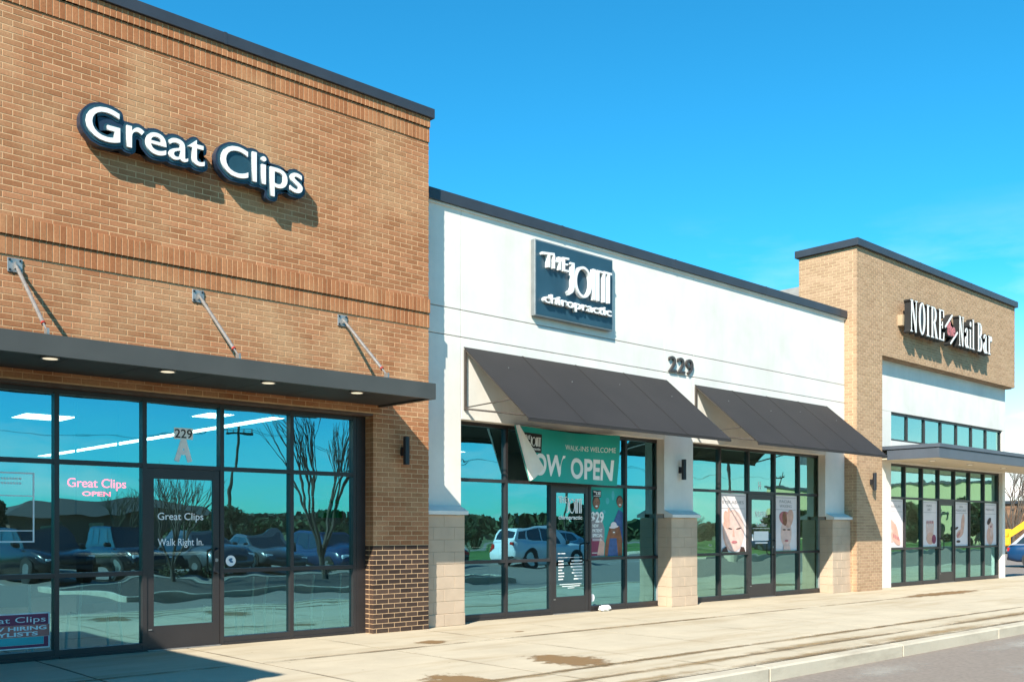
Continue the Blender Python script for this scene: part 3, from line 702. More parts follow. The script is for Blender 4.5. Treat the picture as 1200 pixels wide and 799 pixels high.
awning(9.745, 14.70, 'black awning above the teal banner, the nearer of two')
awning(15.56, 20.50, 'black awning above the pink beauty posters, beside the tan brick pillar')

# ================================================================== TAN BRICK BUILDING (nail bar)
tb = thing('tan_brick_building', 'tan brick corner shop with white stucco infill and row of narrow windows', 'building')
MB().box(21.3028, 22.527, .0028, 1.488, -.2, 7.95).box(22.527, 30.687, .0029, 1.488, 5.598, 7.949).build('wall', 'mortar_tan', tb)
rc = [(*r, 0.0, .09) for q in [(21.30, 22.53, 0, 7.96), (22.532, 30.69, 5.595, 7.96)] for r in bond(*q)]
lay(tb, 'brick', 'brick_tan', rc, keep=300)
sd_ = MB(); ret = MB()
for r in bond(.0, 1.49, 0, 7.96): sd_.brick(fr_left(21.30), max(r[0], .096), *r[1:], .09) if r[1] > .13 else None
sd_.build('side_brickwork', 'brick_tan_side', tb)['kind'] = 'stuff'
MB().box(22.53, 30.69, .09, 1.49, 5.575, 5.594).build('soffit', 'brick_tan', tb)
cap_run(tb, 21.22, 30.76, -.07, 1.56, 7.962, 8.13, 'cap_metal', first=3.2)
# white infill with openings
yi = .245
wi = MB(); wi.box(22.532, 30.62, yi+.06, yi+.3, 4.34, 7.5); wi.box(22.532, 23.47, yi+.06, yi+.3, -.2, 4.34); wi.box(30.43, 30.62, yi+.06, yi+.3, -.2, 4.34); wi.box(23.47, 30.43, yi+.06, yi+.3, 3.09, 3.63)
wi.box(30.40, 30.615, yi+.3, 16, -.2, 7.3).box(21.35, 21.6, 1.5, 16, -.2, 7.3).box(21.6, 30.4, 15.7, 16, -.2, 7.3)
wi.build('infill_core', 'joint', tb)
MB().box(21.6, 30.4, .6, 15.7, 6.9, 7.1).build('roof', 'roof_shingle', tb)
for a, b, c, d in [(22.534, 30.62, 4.345, 7.0), (22.534, 23.475, 0.004, 4.34), (30.425, 30.62, 0.004, 4.34), (23.48, 30.42, 3.085, 3.635)]:
    MB().box(a, b, yi, yi+.18, c, d, .003).build('panel', 'stucco', tb)
mm = [23.50, 24.46, 25.44, 26.43, 27.41, 28.39, 29.39, 30.40]
storefront(tb, .35, mm, (.10, .95, 2.235, 3.083), 3, g='glass_light', hand='L')
for i, (a, b) in enumerate(zip(mm, mm[1:])):
    f = MB(); w = .028; f.box(a-w, a+w, .30, .40, 3.637, 4.343)
    if i == 6: f.box(b-w, b+w, .30, .40, 3.637, 4.343)
    f.box(a+w, b-w, .304, .396, 3.638, 3.69).box(a+w, b-w, .304, .396, 4.29, 4.342)
    o = f.build('high_window', 'bronze', tb, origin=(a, .3, 3.64)); p = pane(o, a+w, b-w, 3.69, 4.29, .34, 'glass_light'); p.location -= Vector((a, .3, 3.64))
    
nc = thing('metal_canopy', 'blue-grey metal canopy with cream soffit over the nail bar entrance', 'canopy')
f = MB(); f.box(22.76, 33.4, -1.26, -1.20, 3.105, 3.335); f.box(22.74, 33.42, -1.285, -1.20, 3.35, 3.435); f.box(22.77, 22.82, -1.20, .0, 3.106, 3.334).box(22.741, 22.82, -1.20, .24, 3.351, 3.434)
f.build('fascia', 'canopy_grey', nc)
MB().box(22.8, 33.38, -1.21, .24, 3.33, 3.355).build('gutter', 'canopy_under', nc)
MB().box(22.82, 33.38, -1.2, .24, 3.36, 3.42).build('deck', 'canopy_grey', nc)
for k in range(9):
    x0 = 22.82 + k*1.17; MB().box(x0+.003, min(33.37, x0+1.167), -1.198, .243, 3.125, 3.15).build('soffit_panel', 'soffit', nc)
for x in (24.0, 26.2, 28.4, 30.6):
    l_ = MB().tube((x, -.55, 3.126), (x, -.55, 3.115), .08, n=18).build('downlight', 'galvanised', nc)
    MB().tube((x, -.55, 3.115), (x, -.55, 3.1135), .06, n=18).build('lens', 'downlight', l_)

# ================================================================== SIGNS
# custom logo strokes; unit box 0..1 wide (u), 0..1 high (v) mapped by (x0, z0, w, h)
def stroke(mb, pts, w, y0, y1):
    for a, b in zip(pts, pts[1:]):
        d = Vector((b[0]-a[0], b[1]-a[1])); n = Vector((-d.y, d.x)).normalized()*(w/2); d = d.normalized()*(w*.12)
        mb.prism([(a[0]-d.x+n.x, a[1]-d.y+n.y), (a[0]-d.x-n.x, a[1]-d.y-n.y), (b[0]+d.x-n.x, b[1]+d.y-n.y), (b[0]+d.x+n.x, b[1]+d.y+n.y)], y0 - rnd.uniform(0, .0009), y1)
def logo(parent, x0, z0, w, h, y0, dep, m, split=True, stroke_w=1.0, jitter=True):
    """small raised THE, tall narrow JOINT with a hooked J, chiropractic below"""
    y1 = y0 + dep; g = []
    P = lambda u, v: (x0 + u*w, z0 + v*h)
    def S_(mb, pts, k): stroke(mb, [P(*p) for p in pts], k*stroke_w*w, y0, y1)
    t = MB(); S_(t, [(.00, .93), (.16, .96)], .030); S_(t, [(.085, .93), (.085, .70)], .042); g.append(t)
    t = MB(); S_(t, [(.155, .93), (.155, .70)], .036); S_(t, [(.235, .93), (.235, .70)], .036); S_(t, [(.155, .84), (.235, .84)], .022); g.append(t)
    t = MB(); S_(t, [(.295, .94), (.295, .70)], .036); S_(t, [(.28, .935), (.365, .945)], .024); S_(t, [(.295, .83), (.35, .83)], .02); S_(t, [(.285, .71), (.365, .71)], .024); g.append(t)
    t = MB(); S_(t, [(.425, .88), (.425, .44), (.41, .36), (.36, .30)], .052); S_(t, [(.385, .875), (.44, .88)], .022); g.append(t)
    t = MB(); c = P(.575, .575); t.ring(c[0], c[1], (.125*w, .30*h), (.125*w-.038*w*stroke_w, .30*h-.034*w*stroke_w), y0, y1, n=40); g.append(t)
    t = MB(); S_(t, [(.735, .87), (.735, .29)], .050); g.append(t)
    t = MB(); S_(t, [(.795, .87), (.795, .29)], .044); S_(t, [(.795, .86), (.885, .86)], .026); S_(t, [(.885, .87), (.885, .29)], .044); g.append(t)
    t = MB(); S_(t, [(.955, .86), (.955, .29)], .048); S_(t, [(.885, .868), (1.0, .868)], .03); g.append(t)
    if split:
        for q in g: q.build('letter', m, parent)
    else:
        a = MB()
        for q in g: a.add(q.v, q.f)
        a.build('lettering', m, parent)
    lettering(parent, 'chiropractic', *(P(.02, 0)[0], P(1.0, 0)[0]), P(0, .03)[1], .17*h, y0, dep, m, offset=.025*min(1.4, stroke_w), split=split, name='letter' if split else 'lettering')
js = thing('shop_sign', 'square dark blue sign board with raised white letters on the white wall', 'sign')
MB().box(11.16, 13.06, .19, .285, 4.905, 6.145, .006).build('cabinet', 'sign_edge', js)
MB().box(11.185, 13.035, .184, .194, 4.93, 6.12).build('face_panel', 'sign_panel', js)
logo(js, 11.27, 5.10, 1.68, .88, .115, .068, 'white_plastic', stroke_w=.74)
br = MB()
for z in (5.0, 5.95): br.box(11.3, 11.36, .285, .2985, z, z+.05).box(12.98, 13.12, .285, .2985, z, z+.05)
br.build('bracket', 'sign_edge', js)
an = thing('address_number', 'dark street number 229 on the white wall between the awnings', 'number')
for o, x0, x1 in (('2', 14.74, 14.96), ('2', 15.0, 15.22), ('9', 15.255, 15.475)): lettering(an, o, x0, x1, 4.395, .29, .255, .0445, 'digit_grey', offset=.008, name='digit')

# nail bar sign: condensed bold serif letters
def serif(ch, y0, y1):
    """polygons of one serif letter, capital height 1, returns (MB, width)"""
    m = MB(); e = [0]
    def pr(p): e[0] += .0006; m.prism(p, y0 - e[0], y1)
    def rc(a, b, c, d): pr(rect(a, b, c, d))
    def rg(*a, **k): e[0] += .0006; m.ring(*a, y0 - e[0], y1, **k)
    T, t, s = .115, .03, .03
    if ch == 'N':
        rc(.07, .07+t, 0, 1); rc(.50, .50+t, 0, 1); pr([(.05, 1), (.05+T*1.15, 1), (.545, 0), (.545-T*.95, 0)])
        rc(0, .20, 1-s, 1); rc(.42, .62, 1-s, 1); rc(.0, .19, 0, s); return m, .62
    if ch == 'O': rg(.29, .5, (.29, .515), (.155, .46), n=40); return m, .58
    if ch == 'I': rc(.06, .06+T, 0, 1); rc(0, .27, 1-s, 1); rc(0, .27, 0, s); return m, .27
    if ch == 'R':
        rc(.05, .05+T, 0, 1); rc(0, .26, 0, s); rc(0, .28, 1-s, 1); rg(.26, .745, (.24, .255), (.105, .205), a0=-95, a1=95, n=24)
        pr([(.24, .50), (.37, .50), (.60, 0), (.44, 0)]); rc(.43, .63, 0, s); return m, .60
    if ch == 'E':
        rc(.05, .05+T, 0, 1); rc(0, .48, 0, s*1.2); rc(0, .47, 1-s*1.2, 1); rc(.19, .35, .49, .49+s); rc(.33, .36, .40, .62)
        pr([(.44, 0), (.49, 0), (.51, .27), (.48, .27)]); pr([(.43, 1), (.47, 1), (.48, .76), (.45, .76)]); return m, .51
    if ch == 'B':
        rc(.05, .05+T, 0, 1); rc(0, .28, 0, s); rc(0, .28, 1-s, 1); rg(.25, .755, (.24, .245), (.105, .2), a0=-95, a1=95, n=24); rg(.26, .26, (.27, .26), (.125, .215), a0=-95, a1=95, n=24); return m, .53
    if ch == 'a':
        rc(.25, .25+T*.9, 0, .52); rg(.20, .50, (.185, .17), (.095, .13), a0=10, a1=175, n=18); rg(.17, .19, (.17, .20), (.06, .15), a0=60, a1=325, n=26); pr([(.36, 0), (.46, 0), (.46, .05), (.38, .09)]); return m, .45
    if ch == 'i': rc(.05, .05+T*.9, 0, .66); rc(0, .06, .62, .66); rc(0, .24, 0, s); pr(ell(.117, .84, .085, .09)); return m, .24
    if ch == 'l': rc(.05, .05+T*.9, 0, 1.03); rc(0, .06, .99, 1.03); rc(0, .24, 0, s); return m, .24
    if ch == 'r': rc(.05, .05+T*.9, 0, .66); rc(0, .06, .62, .66); rc(0, .26, 0, s); rg(.31, .44, (.14, .22), (.10, .14), a0=60, a1=175, n=16); pr(ell(.36, .56, .075, .085)); return m, .43
def serif_run(parent, s, x0, x1, zb, cap, y0, y1, m, gap=.07, split=True):
    L = [serif(c, 0, 1) for c in s]; tot = sum(w for _, w in L) + gap*(len(s)-1); k = (x1-x0)/tot; x = 0; out = []; allm = MB()
    for (mb, w) in L:
        mb.v = [(x0 + (x + p[0])*k, y0 + (y1-y0)*p[1] if p[1] > .5 else y0 + p[1]*.5, zb + p[2]*cap) for p in mb.v]; x += w + gap
        if split: out.append(mb.build('letter', m, parent))
        else: allm.add(mb.v, mb.f)
    if not split: out.append(allm.build('lettering', m, parent))
    return out
ns = thing('shop_sign', 'white serif letter sign with black sides on the tan brick wall', 'sign')
yb_ = -.30
L1 = serif_run(ns, 'NOIRE', 23.38, 25.24, 6.24, .77, yb_, yb_+.010, 'white_plastic', gap=.16)
L2 = serif_run(ns, 'Nail', 26.14, 27.10, 6.24, .77, yb_, yb_+.010, 'white_plastic', gap=.17)
L3 = serif_run(ns, 'Bar', 27.32, 28.26, 6.24, .76, yb_, yb_+.010, 'white_plastic', gap=.17)
L4 = lettering(ns, 'the', 25.42, 25.90, 6.42, .36, yb_, .010, 'print_rose', offset=.03)
dm = MB(); stroke(dm, [(25.30, 6.60), (25.72, 6.96)], .045, yb_, yb_+.010); stroke(dm, [(25.62, 6.22), (26.04, 6.56)], .045, yb_, yb_+.010); dm.build('frame_bar', 'white_plastic', ns)
for lp in outline([o.data for o in L1+L2+L3+L4] + [dm.mesh('frame', None)], .024, .010): slab(lp, yb_+.0112, yb_+.17, 'backing', 'black_paint', ns)
MB().box(23.30, 28.15, -.13, -.002, 6.40, 6.66).build('raceway', 'raceway', ns)

# teal banner, its lower left corner folded over to the front
bn = thing('banner', 'teal vinyl NOW OPEN banner with folded corner under the nearer awning', 'banner')
bx0, bx1, bz0, bz1 = 10.745, 13.215, 2.225, 3.105
PA, PB = Vector((10.757, 3.095)), Vector((11.075, 2.225)); ld = (PB-PA).normalized(); ln = Vector((ld.y, -ld.x))
if ln.x > 0: ln = -ln                                   # towards the loose corner
def cloth(X, Z, side):
    u = (X-bx0)/(bx1-bx0); v = (Z-bz0)/(bz1-bz0)
    drop = -.035*math.sin(math.pi*u)*v - .02*u; rip = .022*math.sin(u*9+v*2.2) + .012*math.sin(u*23+1.2*v) + .02*math.sin(3*v+2)*u
    d = (Vector((X, Z))-PA).dot(ln)
    if d > 0:
        q = Vector((X, Z)) - ln*(2*d); return (q.x, .165 + rip*.6 - min(.07, d*.5) - .012*side*-1 - .05*d, q.y + drop + .06*d*v)
    return (X, .215 + rip - .0015*side, Z + drop)
def fold_x(z): return PA.x + (PB.x-PA.x)*(PA.y-z)/(PA.y-PB.y)
def grid(fn, nx, nz2, flip=False):
    v = [fn(i/nx, j/nz2) for i in range(nx+1) for j in range(nz2+1)]
    return v, [(i*(nz2+1)+j, (i+1)*(nz2+1)+j, (i+1)*(nz2+1)+j+1, i*(nz2+1)+j+1) for i in range(nx) for j in range(nz2)]
def main_pt(side):
    def fn(u, q):
        z = bz0 + (bz1-bz0)*q; xa = max(bx0, fold_x(z)); return cloth(xa + 1e-4 + (bx1-xa)*u, z, side)
    return fn
def flap_pt(u, q):
    z = bz0 + (PA.y-bz0)*q; xa = max(bx0, fold_x(z)); p = cloth(xa - (xa-bx0)*u, z, -1); k = 1-(1-u)**2; x, y, zz = p
    return (x, .213 - .052*min(1, 6*u) - .02*k, zz)
MB().add(*grid(main_pt(1), 80, 30)).build('printed_face', 'banner_teal', bn, smooth=True)
MB().add(*grid(main_pt(-1), 80, 30)).build('white_back', 'banner_back', bn, smooth=True)
MB().add(*grid(flap_pt, 14, 24)).build('folded_corner', 'banner_back', bn, smooth=True)
def on_cloth(x, y, z): p = cloth(x, z, 1); return (p[0], p[1] - .003 + (y)*.2, p[2])
lettering(bn, 'OW', 11.16, 11.86, 2.33, .36, 0, .004, 'print_white', offset=.03, place=on_cloth)
lettering(bn, 'OPEN', 12.00, 13.10, 2.31, .36, 0, .004, 'print_white', offset=.03, place=on_cloth)
lettering(bn, 'WALK-INS WELCOME', 11.86, 13.12, 2.80, .085, 0, .002, 'print_white', split=False, name='lettering', place=on_cloth)
MB().add([on_cloth(10.90 + .42*i/12, -.004, 2.70 + .31*j/6) for i in range(13) for j in range(7)], [(i*7+j, (i+1)*7+j, (i+1)*7+j+1, i*7+j+1) for i in range(12) for j in range(6)]).build('logo_patch', 'print_black', bn)
tmp = thing('tmp', None, None); logo(tmp, 10.94, 2.73, .35, .25, 0, .002, 'print_white', split=False, stroke_w=1.0)
for o in list(tmp.children):
    P_ = [on_cloth(v.co.x, v.co.y - .028, v.co.z) for v in o.data.vertices]
    for v, p in zip(o.data.vertices, P_): v.co = p
    o.parent = bn
bpy.data.objects.remove(tmp)

# ================================================================== WINDOW GRAPHICS (behind the glass)
def flat(parent, polys, m, y, name):
    mb = MB()
    for i, p in enumerate(polys): mb.prism(p, y - .00012*i, y + .0012)
    return mb.build(name, m, parent)
GY = .195 + .055       # salon glass plane
gi = GY - .0055        # vinyl on the outer face
nb = thing('number_sticker', 'white 229 A unit number sticker above the salon door', 'sticker')
flat(nb, [rect(5.135, 5.375, 2.535, 2.672)], 'print_white', gi, 'plate')
lettering(nb, '229', 5.145, 5.365, 2.55, .105, gi-.002, .0015, 'print_black', offset=.01, split=False, name='digits')
k = MB(); stroke(k, [(5.17, 2.27), (5.252, 2.53)], .062, gi, gi+.001); stroke(k, [(5.335, 2.27), (5.258, 2.53)], .062, gi-.0012, gi-.0002); k.prism(rect(5.20, 5.31, 2.345, 2.40), gi-.0026, gi-.0016); k.build('letter', 'print_white', nb)
dl = thing('door_lettering', 'white lettering ending Walk Right In. on the salon door glass', 'lettering')
dgy = .195 + .035 - .0055
lettering(dl, 'Great Clips', 4.925, 5.50, 1.555, .085, dgy, .001, 'print_white', split=False, name='lettering', offset=.006)
lettering(dl, 'Walk Right In.', 4.925, 5.50, 1.245, .085, dgy, .001, 'print_white', split=False, name='lettering', offset=.004)
st = thing('round_sticker', 'round white sticker with blue emblem beside the salon door', 'sticker')
flat(st, [ell(5.875, 1.045, .068, .068, 28)], 'print_white', gi, 'disc'); flat(st, [ell(5.872, 1.062, .028, .016, 16, 20), ell(5.882, 1.035, .026, .014, 16, -20)], 'print_blue', gi-.002, 'emblem')
nn = thing('neon_sign', 'pink glowing neon OPEN sign behind the salon glass', 'sign')
lettering(nn, 'Great Clips', 3.935, 4.60, 1.925, .10, .36, .012, 'neon', split=False, name='tubes', offset=-.004)
lettering(nn, 'OPEN', 4.10, 4.42, 1.825, .052, .36, .012, 'neon', split=False, name='tubes', offset=.01)
MB().box(4.02, 4.04, .37, .38, 1.6, 2.9).box(4.50, 4.52, .37, .38, 1.93, 2.9).build('hanger', 'black_metal', nn)
hp = thing('window_poster', 'maroon and coral NOW HIRING STYLISTS poster low in the salon window', 'poster')
py = gi
flat(hp, [rect(2.83, 3.705, .135, .525)], 'print_white', py, 'border')
flat(hp, [rect(2.845, 3.69, .395, .512)], 'print_maroon', py-.002, 'band'); flat(hp, [rect(2.845, 3.70, .265, .394)], 'print_coral', py-.0022, 'band')
flat(hp, [rect(2.845, 3.64, .18, .262)], 'print_cyan', py-.002, 'band'); flat(hp, [rect(2.845, 3.69, .148, .178), rect(3.642, 3.69, .178, .262)], 'print_maroon', py-.0024, 'band')
lettering(hp, 'Great Clips', 2.92, 3.66, .425, .06, py-.005, .0012, 'print_white', split=False, name='lettering')
lettering(hp, 'NOW HIRING', 2.92, 3.67, .338, .044, py-.005, .0012, 'print_white', split=False, name='lettering', offset=.03)
lettering(hp, 'STYLISTS', 3.02, 3.58, .277, .044, py-.005, .0012, 'print_white', split=False, name='lettering', offset=.03)
op = thing('window_poster', 'white outlined poster frame at the left edge of the salon window', 'poster')
f_ = []
for a, b, c, d in [(2.80, 3.545, 2.045, 2.062), (2.80, 3.545, 1.298, 1.313), (3.528, 3.545, 1.313, 2.045), (2.80, 2.817, 1.313, 2.045), (2.817, 3.528, 1.80, 1.812), (3.17, 3.18, 1.43, 1.80), (2.817, 3.528, 1.42, 1.43)]: f_.append(rect(a, b, c, d))
flat(op, f_, 'print_white', gi, 'outline')
flat(op, [rect(3.18+.03*i, 3.2+.03*i, z, z+.022) for z in (1.93, 1.98) for i in range(8)], 'print_white', gi, 'print')
gp = thing('window_poster', 'small green and white notice in the right salon window', 'poster')
flat(gp, [rect(6.99, 7.36, 1.70, 1.715), rect(6.99, 7.36, 1.875, 1.89), rect(6.99, 7.01, 1.715, 1.875), rect(7.34, 7.36, 1.715, 1.875)], 'print_white', .33, 'outline')
flat(gp, [rect(7.20, 7.58, 1.60, 1.84)], 'print_green', .335, 'panel'); flat(gp, [rect(7.36, 7.42, 1.72, 1.80), rect(7.44, 7.48, 1.73, 1.8), rect(7.50, 7.55, 1.72, 1.79)], 'print_white', .33, 'print')

# chiropractic door and poster
dy = .48 + .035 - .0055; wy = .48 + .055 - .0055
cd = thing('door_lettering', 'white lettering and opening hours on the glass door under the teal banner', 'lettering')
logo(cd, 12.02, 1.60, .60, .42, dy, .001, 'print_white', split=False, stroke_w=.9)
r_ = random.Random(5); hl = [rect(12.02, 12.62, .955, .962), rect(12.02, 12.20, 1.02, 1.035)]
for i in range(7):
    z = .89 - i*.052; hl.append(rect(12.03, 12.03 + r_.uniform(.09, .14), z, z+.02)); hl.append(rect(12.62 - r_.uniform(.18, .30), 12.62, z, z+.02))
hl += [rect(12.06, 12.60, .495, .505), rect(12.12, 12.56, .46, .472), rect(12.26, 12.42, .43, .44)]
flat(cd, hl, 'print_white', dy, 'print')
ps = thing('window_poster', 'teal poster of three smiling people with 29 NEW PATIENT SPECIAL beside the middle door', 'poster')
x0, x1, z0, z1 = 12.83, 13.73, .955, 2.185
flat(ps, [rect(x0, x1, z0, z1)], 'print_teal', wy, 'sheet')
flat(ps, [ell(13.30, 1.95, .05, .06, 9), ell(13.45, 2.05, .04, .09, 9), ell(13.2, 1.75, .05, .04, 9)], 'print_cyan', wy-.0022, 'splashes')
def head(cx, cz, r, skin, hair, yy, hat=None):
    flat(ps, [ell(cx, cz+.25*r, r*1.0, r*1.12, 20)], hair, yy, 'hair'); flat(ps, [ell(cx+.05*r, cz, r*.82, r*1.08, 20)], skin, yy-.002, 'face')
    flat(ps, [ell(cx-.25*r, cz+.2*r, r*.12, r*.06, 8), ell(cx+.35*r, cz+.2*r, r*.12, r*.06, 8)], 'print_hair', yy-.004, 'eyes'); flat(ps, [ell(cx+.06*r, cz-.5*r, r*.34, r*.14, 10)], 'print_white', yy-.004, 'smile')
    if hat: flat(ps, [ell(cx, cz+.65*r, r*1.5, r*.3, 16, 5), ell(cx, cz+1.0*r, r*.95, r*.7, 16)], hat, yy-.005, 'hat')
flat(ps, [[(12.83, .96), (13.20, .96), (13.22, 1.45), (13.10, 1.72), (12.92, 1.72), (12.83, 1.6)]], 'print_grey', wy-.003, 'shirt')
head(13.0, 1.90, .10, 'print_skin_dark', 'print_hair', wy-.004)
flat(ps, [[(13.45, 1.2), (13.72, 1.2), (13.72, 1.75), (13.60, 1.80), (13.48, 1.6)]], 'print_denim', wy-.003, 'shirt')
head(13.63, 1.93, .09, 'print_skin_dark', 'print_hair', wy-.004)
flat(ps, [[(13.22, .96), (13.70, .96), (13.70, 1.25), (13.62, 1.50), (13.36, 1.50), (13.25, 1.2)]], 'print_brown', wy-.0055, 'hair'); flat(ps, [[(13.3, .96), (13.58, .96), (13.54, 1.28), (13.36, 1.28)]], 'print_denim', wy-.007, 'shirt')
head(13.46, 1.43, .085, 'print_skin_dark', 'print_brown', wy-.0075, hat='print_pale')
flat(ps, [rect(12.84, 13.10, .97, 1.28)], 'print_maroon', wy-.006, 'shirt'); flat(ps, [[(13.02, .98), (13.2, .98), (13.22, 1.2), (13.1, 1.3)]], 'print_skin', wy-.008, 'hand')
lettering(ps, '$29', 12.845, 13.185, 1.56, .19, wy-.016, .001, 'print_white', split=False, name='lettering', offset=.03)
for i, w_ in enumerate(('NEW', 'PATIENT', 'SPECIAL')): lettering(ps, w_, 12.89, 12.89 + (.16, .26, .27)[i], 1.475 - i*.085, .058, wy-.016, .001, 'print_white', split=False, name='lettering', offset=.03)
flat(ps, [rect(12.90, 13.12, 2.01, 2.13)], 'print_black', wy-.012, 'logo_patch'); logo(ps, 12.915, 2.02, .19, .10, wy-.0145, .001, 'print_white', split=False)
flat(ps, [rect(12.89, 13.15, 1.24, 1.248), rect(12.89, 13.12, 1.26, 1.268), rect(12.88, 13.02, 1.02, 1.03)], 'print_white', wy-.014, 'print')
ds = thing('round_sticker', 'small round white sticker low on the glass below the teal poster', 'sticker')
flat(ds, [ell(12.90, .235, .06, .07, 24)], 'print_white', wy-.001, 'disc'); flat(ds, [ell(12.90, .235, .042, .05, 20)], 'print_pale', wy-.0035, 'emblem')
# little white wedge on the pavement
wb = thing('door_wedge', 'small crumpled white paper scrap on the pavement below the teal poster', 'scrap')
b_ = bmesh.new(); bmesh.ops.create_icosphere(b_, subdivisions=3, radius=1)
for v in b_.verts:
    q = 1 + .22*math.sin(v.co.x*7+v.co.z*5)*math.cos(v.co.y*6); v.co = Vector((v.co.x*.14*q, v.co.y*.06*q, max(0, .05 + v.co.z*.055*q)))
me = bpy.data.meshes.new('paper'); b_.to_mesh(me); b_.free(); me.materials.append(M['print_white']); inst(me, 'paper', wb, (13.05, .37, .003))

# beauty posters
def poster(label, x0, x1, z0, z1, y, title, art):
    t = thing('window_poster', label, 'poster', 'pink beauty posters in the nail bar windows')
    w, h = x1-x0, z1-z0; P = lambda u, v: (x0 + u*w, z0 + v*h)
    flat(t, [rect(x0, x1, z0, z1)], 'print_pale', y, 'sheet')
    flat(t, [rect(P(.05, 0)[0], P(.95, 0)[0], P(0, .955)[1], P(0, .962)[1]), rect(P(.05, 0)[0], P(.95, 0)[0], P(0, .74)[1], P(0, .747)[1])], 'print_grey', y-.0022, 'rules')
    n = len(title)
    for i, s_ in enumerate(title):
        lettering(t, s_, P(.5 - .045*len(s_), 0)[0], P(.5 + .045*len(s_), 0)[0], P(0, .84 - (i - (n-1)/2)*.085)[1] - .02, .05*h, y-.004, .001, 'print_grey', split=False, name='lettering')
    yy = [y-.003]
    def A(polys, m, name):
        yy[0] -= .002; flat(t, [[P(u, v) for u, v in p] for p in polys], m, yy[0], name)
    art(A); return t
def E_(cu, cv, ru, rv, a=0, n=18): 
    return ell(cu, cv, ru, rv, n, a)
def face(A, eye=True):
    A([E_(.5, .36, .40, .36)], 'print_skin', 'shade'); A([E_(.54, .36, .38, .35)], 'print_skin_pale', 'face'); A([E_(.36, .40, .10, .012, -6), E_(.70, .40, .10, .012, 6)], 'print_hair', 'lashes')
    A([[(.50, .40), (.46, .27), (.56, .26)]], 'print_skin', 'nose'); A([E_(.53, .17, .11, .025)], 'print_rose', 'lips'); A([E_(.24, .55, .10, .16, 25), E_(.30, .62, .045, .14, -10)], 'print_skin', 'fingers')
    A([[(.05, .0), (.3, .0), (.22, .1), (.1, .06)], [(.72, .0), (.95, .0), (.9, .08), (.78, .09)]], 'print_hair', 'shoulders')
def turban(A):
    A([E_(.52, .32, .24, .26)], 'print_skin_pale', 'face'); A([E_(.50, .58, .30, .13, -8)], 'print_rose', 'towel'); A([E_(.66, .58, .20, .14, 40)], 'print_skin', 'towel'); A([E_(.44, .58, .10, .13, 20)], 'print_brown', 'towel')
    A([E_(.42, .38, .07, .012), E_(.62, .38, .07, .012)], 'print_hair', 'eyes'); A([E_(.52, .18, .08, .02)], 'print_rose', 'lips'); A([[(.36, .0), (.7, .0), (.66, .1), (.4, .1)]], 'print_skin_pale', 'neck')
def hands(A):
    A([E_(.30 + .1*i, .42 - .03*i, .07, .20, 25 + 4*i) for i in range(4)], 'print_skin', 'fingers'); A([E_(.25, .26, .22, .13, -30)], 'print_skin_pale', 'palm'); A([E_(.55, .18, .30, .10, -20)], 'print_skin', 'hand'); A([E_(.42 + .1*i, .24 - .02*i, .03, .05, 30) for i in range(4)], 'print_rose', 'nails')
def feet(A):
    A([E_(.62, .50, .12, .24, -18), E_(.42, .28, .26, .09, 12)], 'print_skin', 'foot'); A([E_(.24 + .05*i, .22 + .02*i, .03, .035) for i in range(4)], 'print_rose', 'nails'); A([E_(.16, .40, .13, .03, 10), E_(.3, .1, .14, .03)], 'print_hair', 'stones')
def hands2(A):
    A([E_(.35 + .12*i, .34, .055, .22, 10 - 8*i) for i in range(4)], 'print_skin_pale', 'fingers'); A([E_(.55, .18, .26, .13)], 'print_skin', 'palm'); A([E_(.78, .16, .14, .10)], 'print_maroon', 'petals'); A([E_(.33 + .12*i, .53, .03, .04) for i in range(4)], 'print_rose', 'nails')
def back_(A):
    A([E_(.5, .22, .26, .22)], 'print_skin', 'shoulders'); A([E_(.48, .50, .15, .11)], 'print_skin_pale', 'face'); A([E_(.42, .57, .16, .07, 20)], 'print_hair', 'hair'); A([E_(.62, .36, .10, .18, -30)], 'print_skin_pale', 'arm'); A([E_(.55, .44, .06, .03)], 'print_rose', 'lips')
gy2 = .482 + .055 - .006
poster('pale EYELASHES poster of a face in the shop window left of the door', 16.71, 17.64, .975, 2.18, gy2, ['EYELASHES'], face)
poster('pink FACIAL WAXING poster of a wrapped head right of the shop door', 18.71, 19.61, .975, 2.18, gy2, ['FACIAL', 'WAXING'], turban)
gy3 = .35 + .055 - .006
for i, ti, art, lb in ((0, ['MANICURE'], hands, 'pale poster of folded hands, leftmost in the nail bar entrance window'), (2, ['NAIL', 'ART'], hands2, 'pale poster of raised fingers just left of the nail bar entrance door'),
                       (4, ['SPA', 'PEDICURE'], feet, 'pale poster of a bare foot just right of the nail bar entrance door'), (6, ['MASSAGE'], back_, 'pale poster of bare shoulders, rightmost in the nail bar entrance window')):
    poster(lb, mm[i]+.04, mm[i+1]-.04, .985, 2.20, gy3, ti, art)
nd = thing('door_lettering', 'white serif lettering on the glass door between the two large beauty posters', 'lettering')
dy3 = .482 + .035 - .0055
serif_run(nd, 'NOIRE', 17.95, 18.42, 1.70, .12, dy3, dy3+.001, 'print_white', split=False)
lettering(nd, 'the', 18.12, 18.25, 1.62, .05, dy3, .001, 'print_white', split=False, name='lettering')
serif_run(nd, 'NailBar', 17.98, 18.40, 1.50, .075, dy3, dy3+.001, 'print_white', split=False)
flat(nd, [rect(17.86, 18.5, 1.455, 1.465), rect(17.9, 18.45, 1.20, 1.40), rect(17.84, 17.88, 1.2, 1.34), rect(17.95, 18.42, 1.14, 1.17)], 'print_white', dy3, 'print')
ln_ = thing('number_sticker', 'small white unit letter on the transom above the door between beauty posters', 'sticker')
lettering(ln_, 'H', 18.10, 18.20, 2.28, .17, .482+.0495, .001, 'print_white', split=False, name='letter', offset=.02)

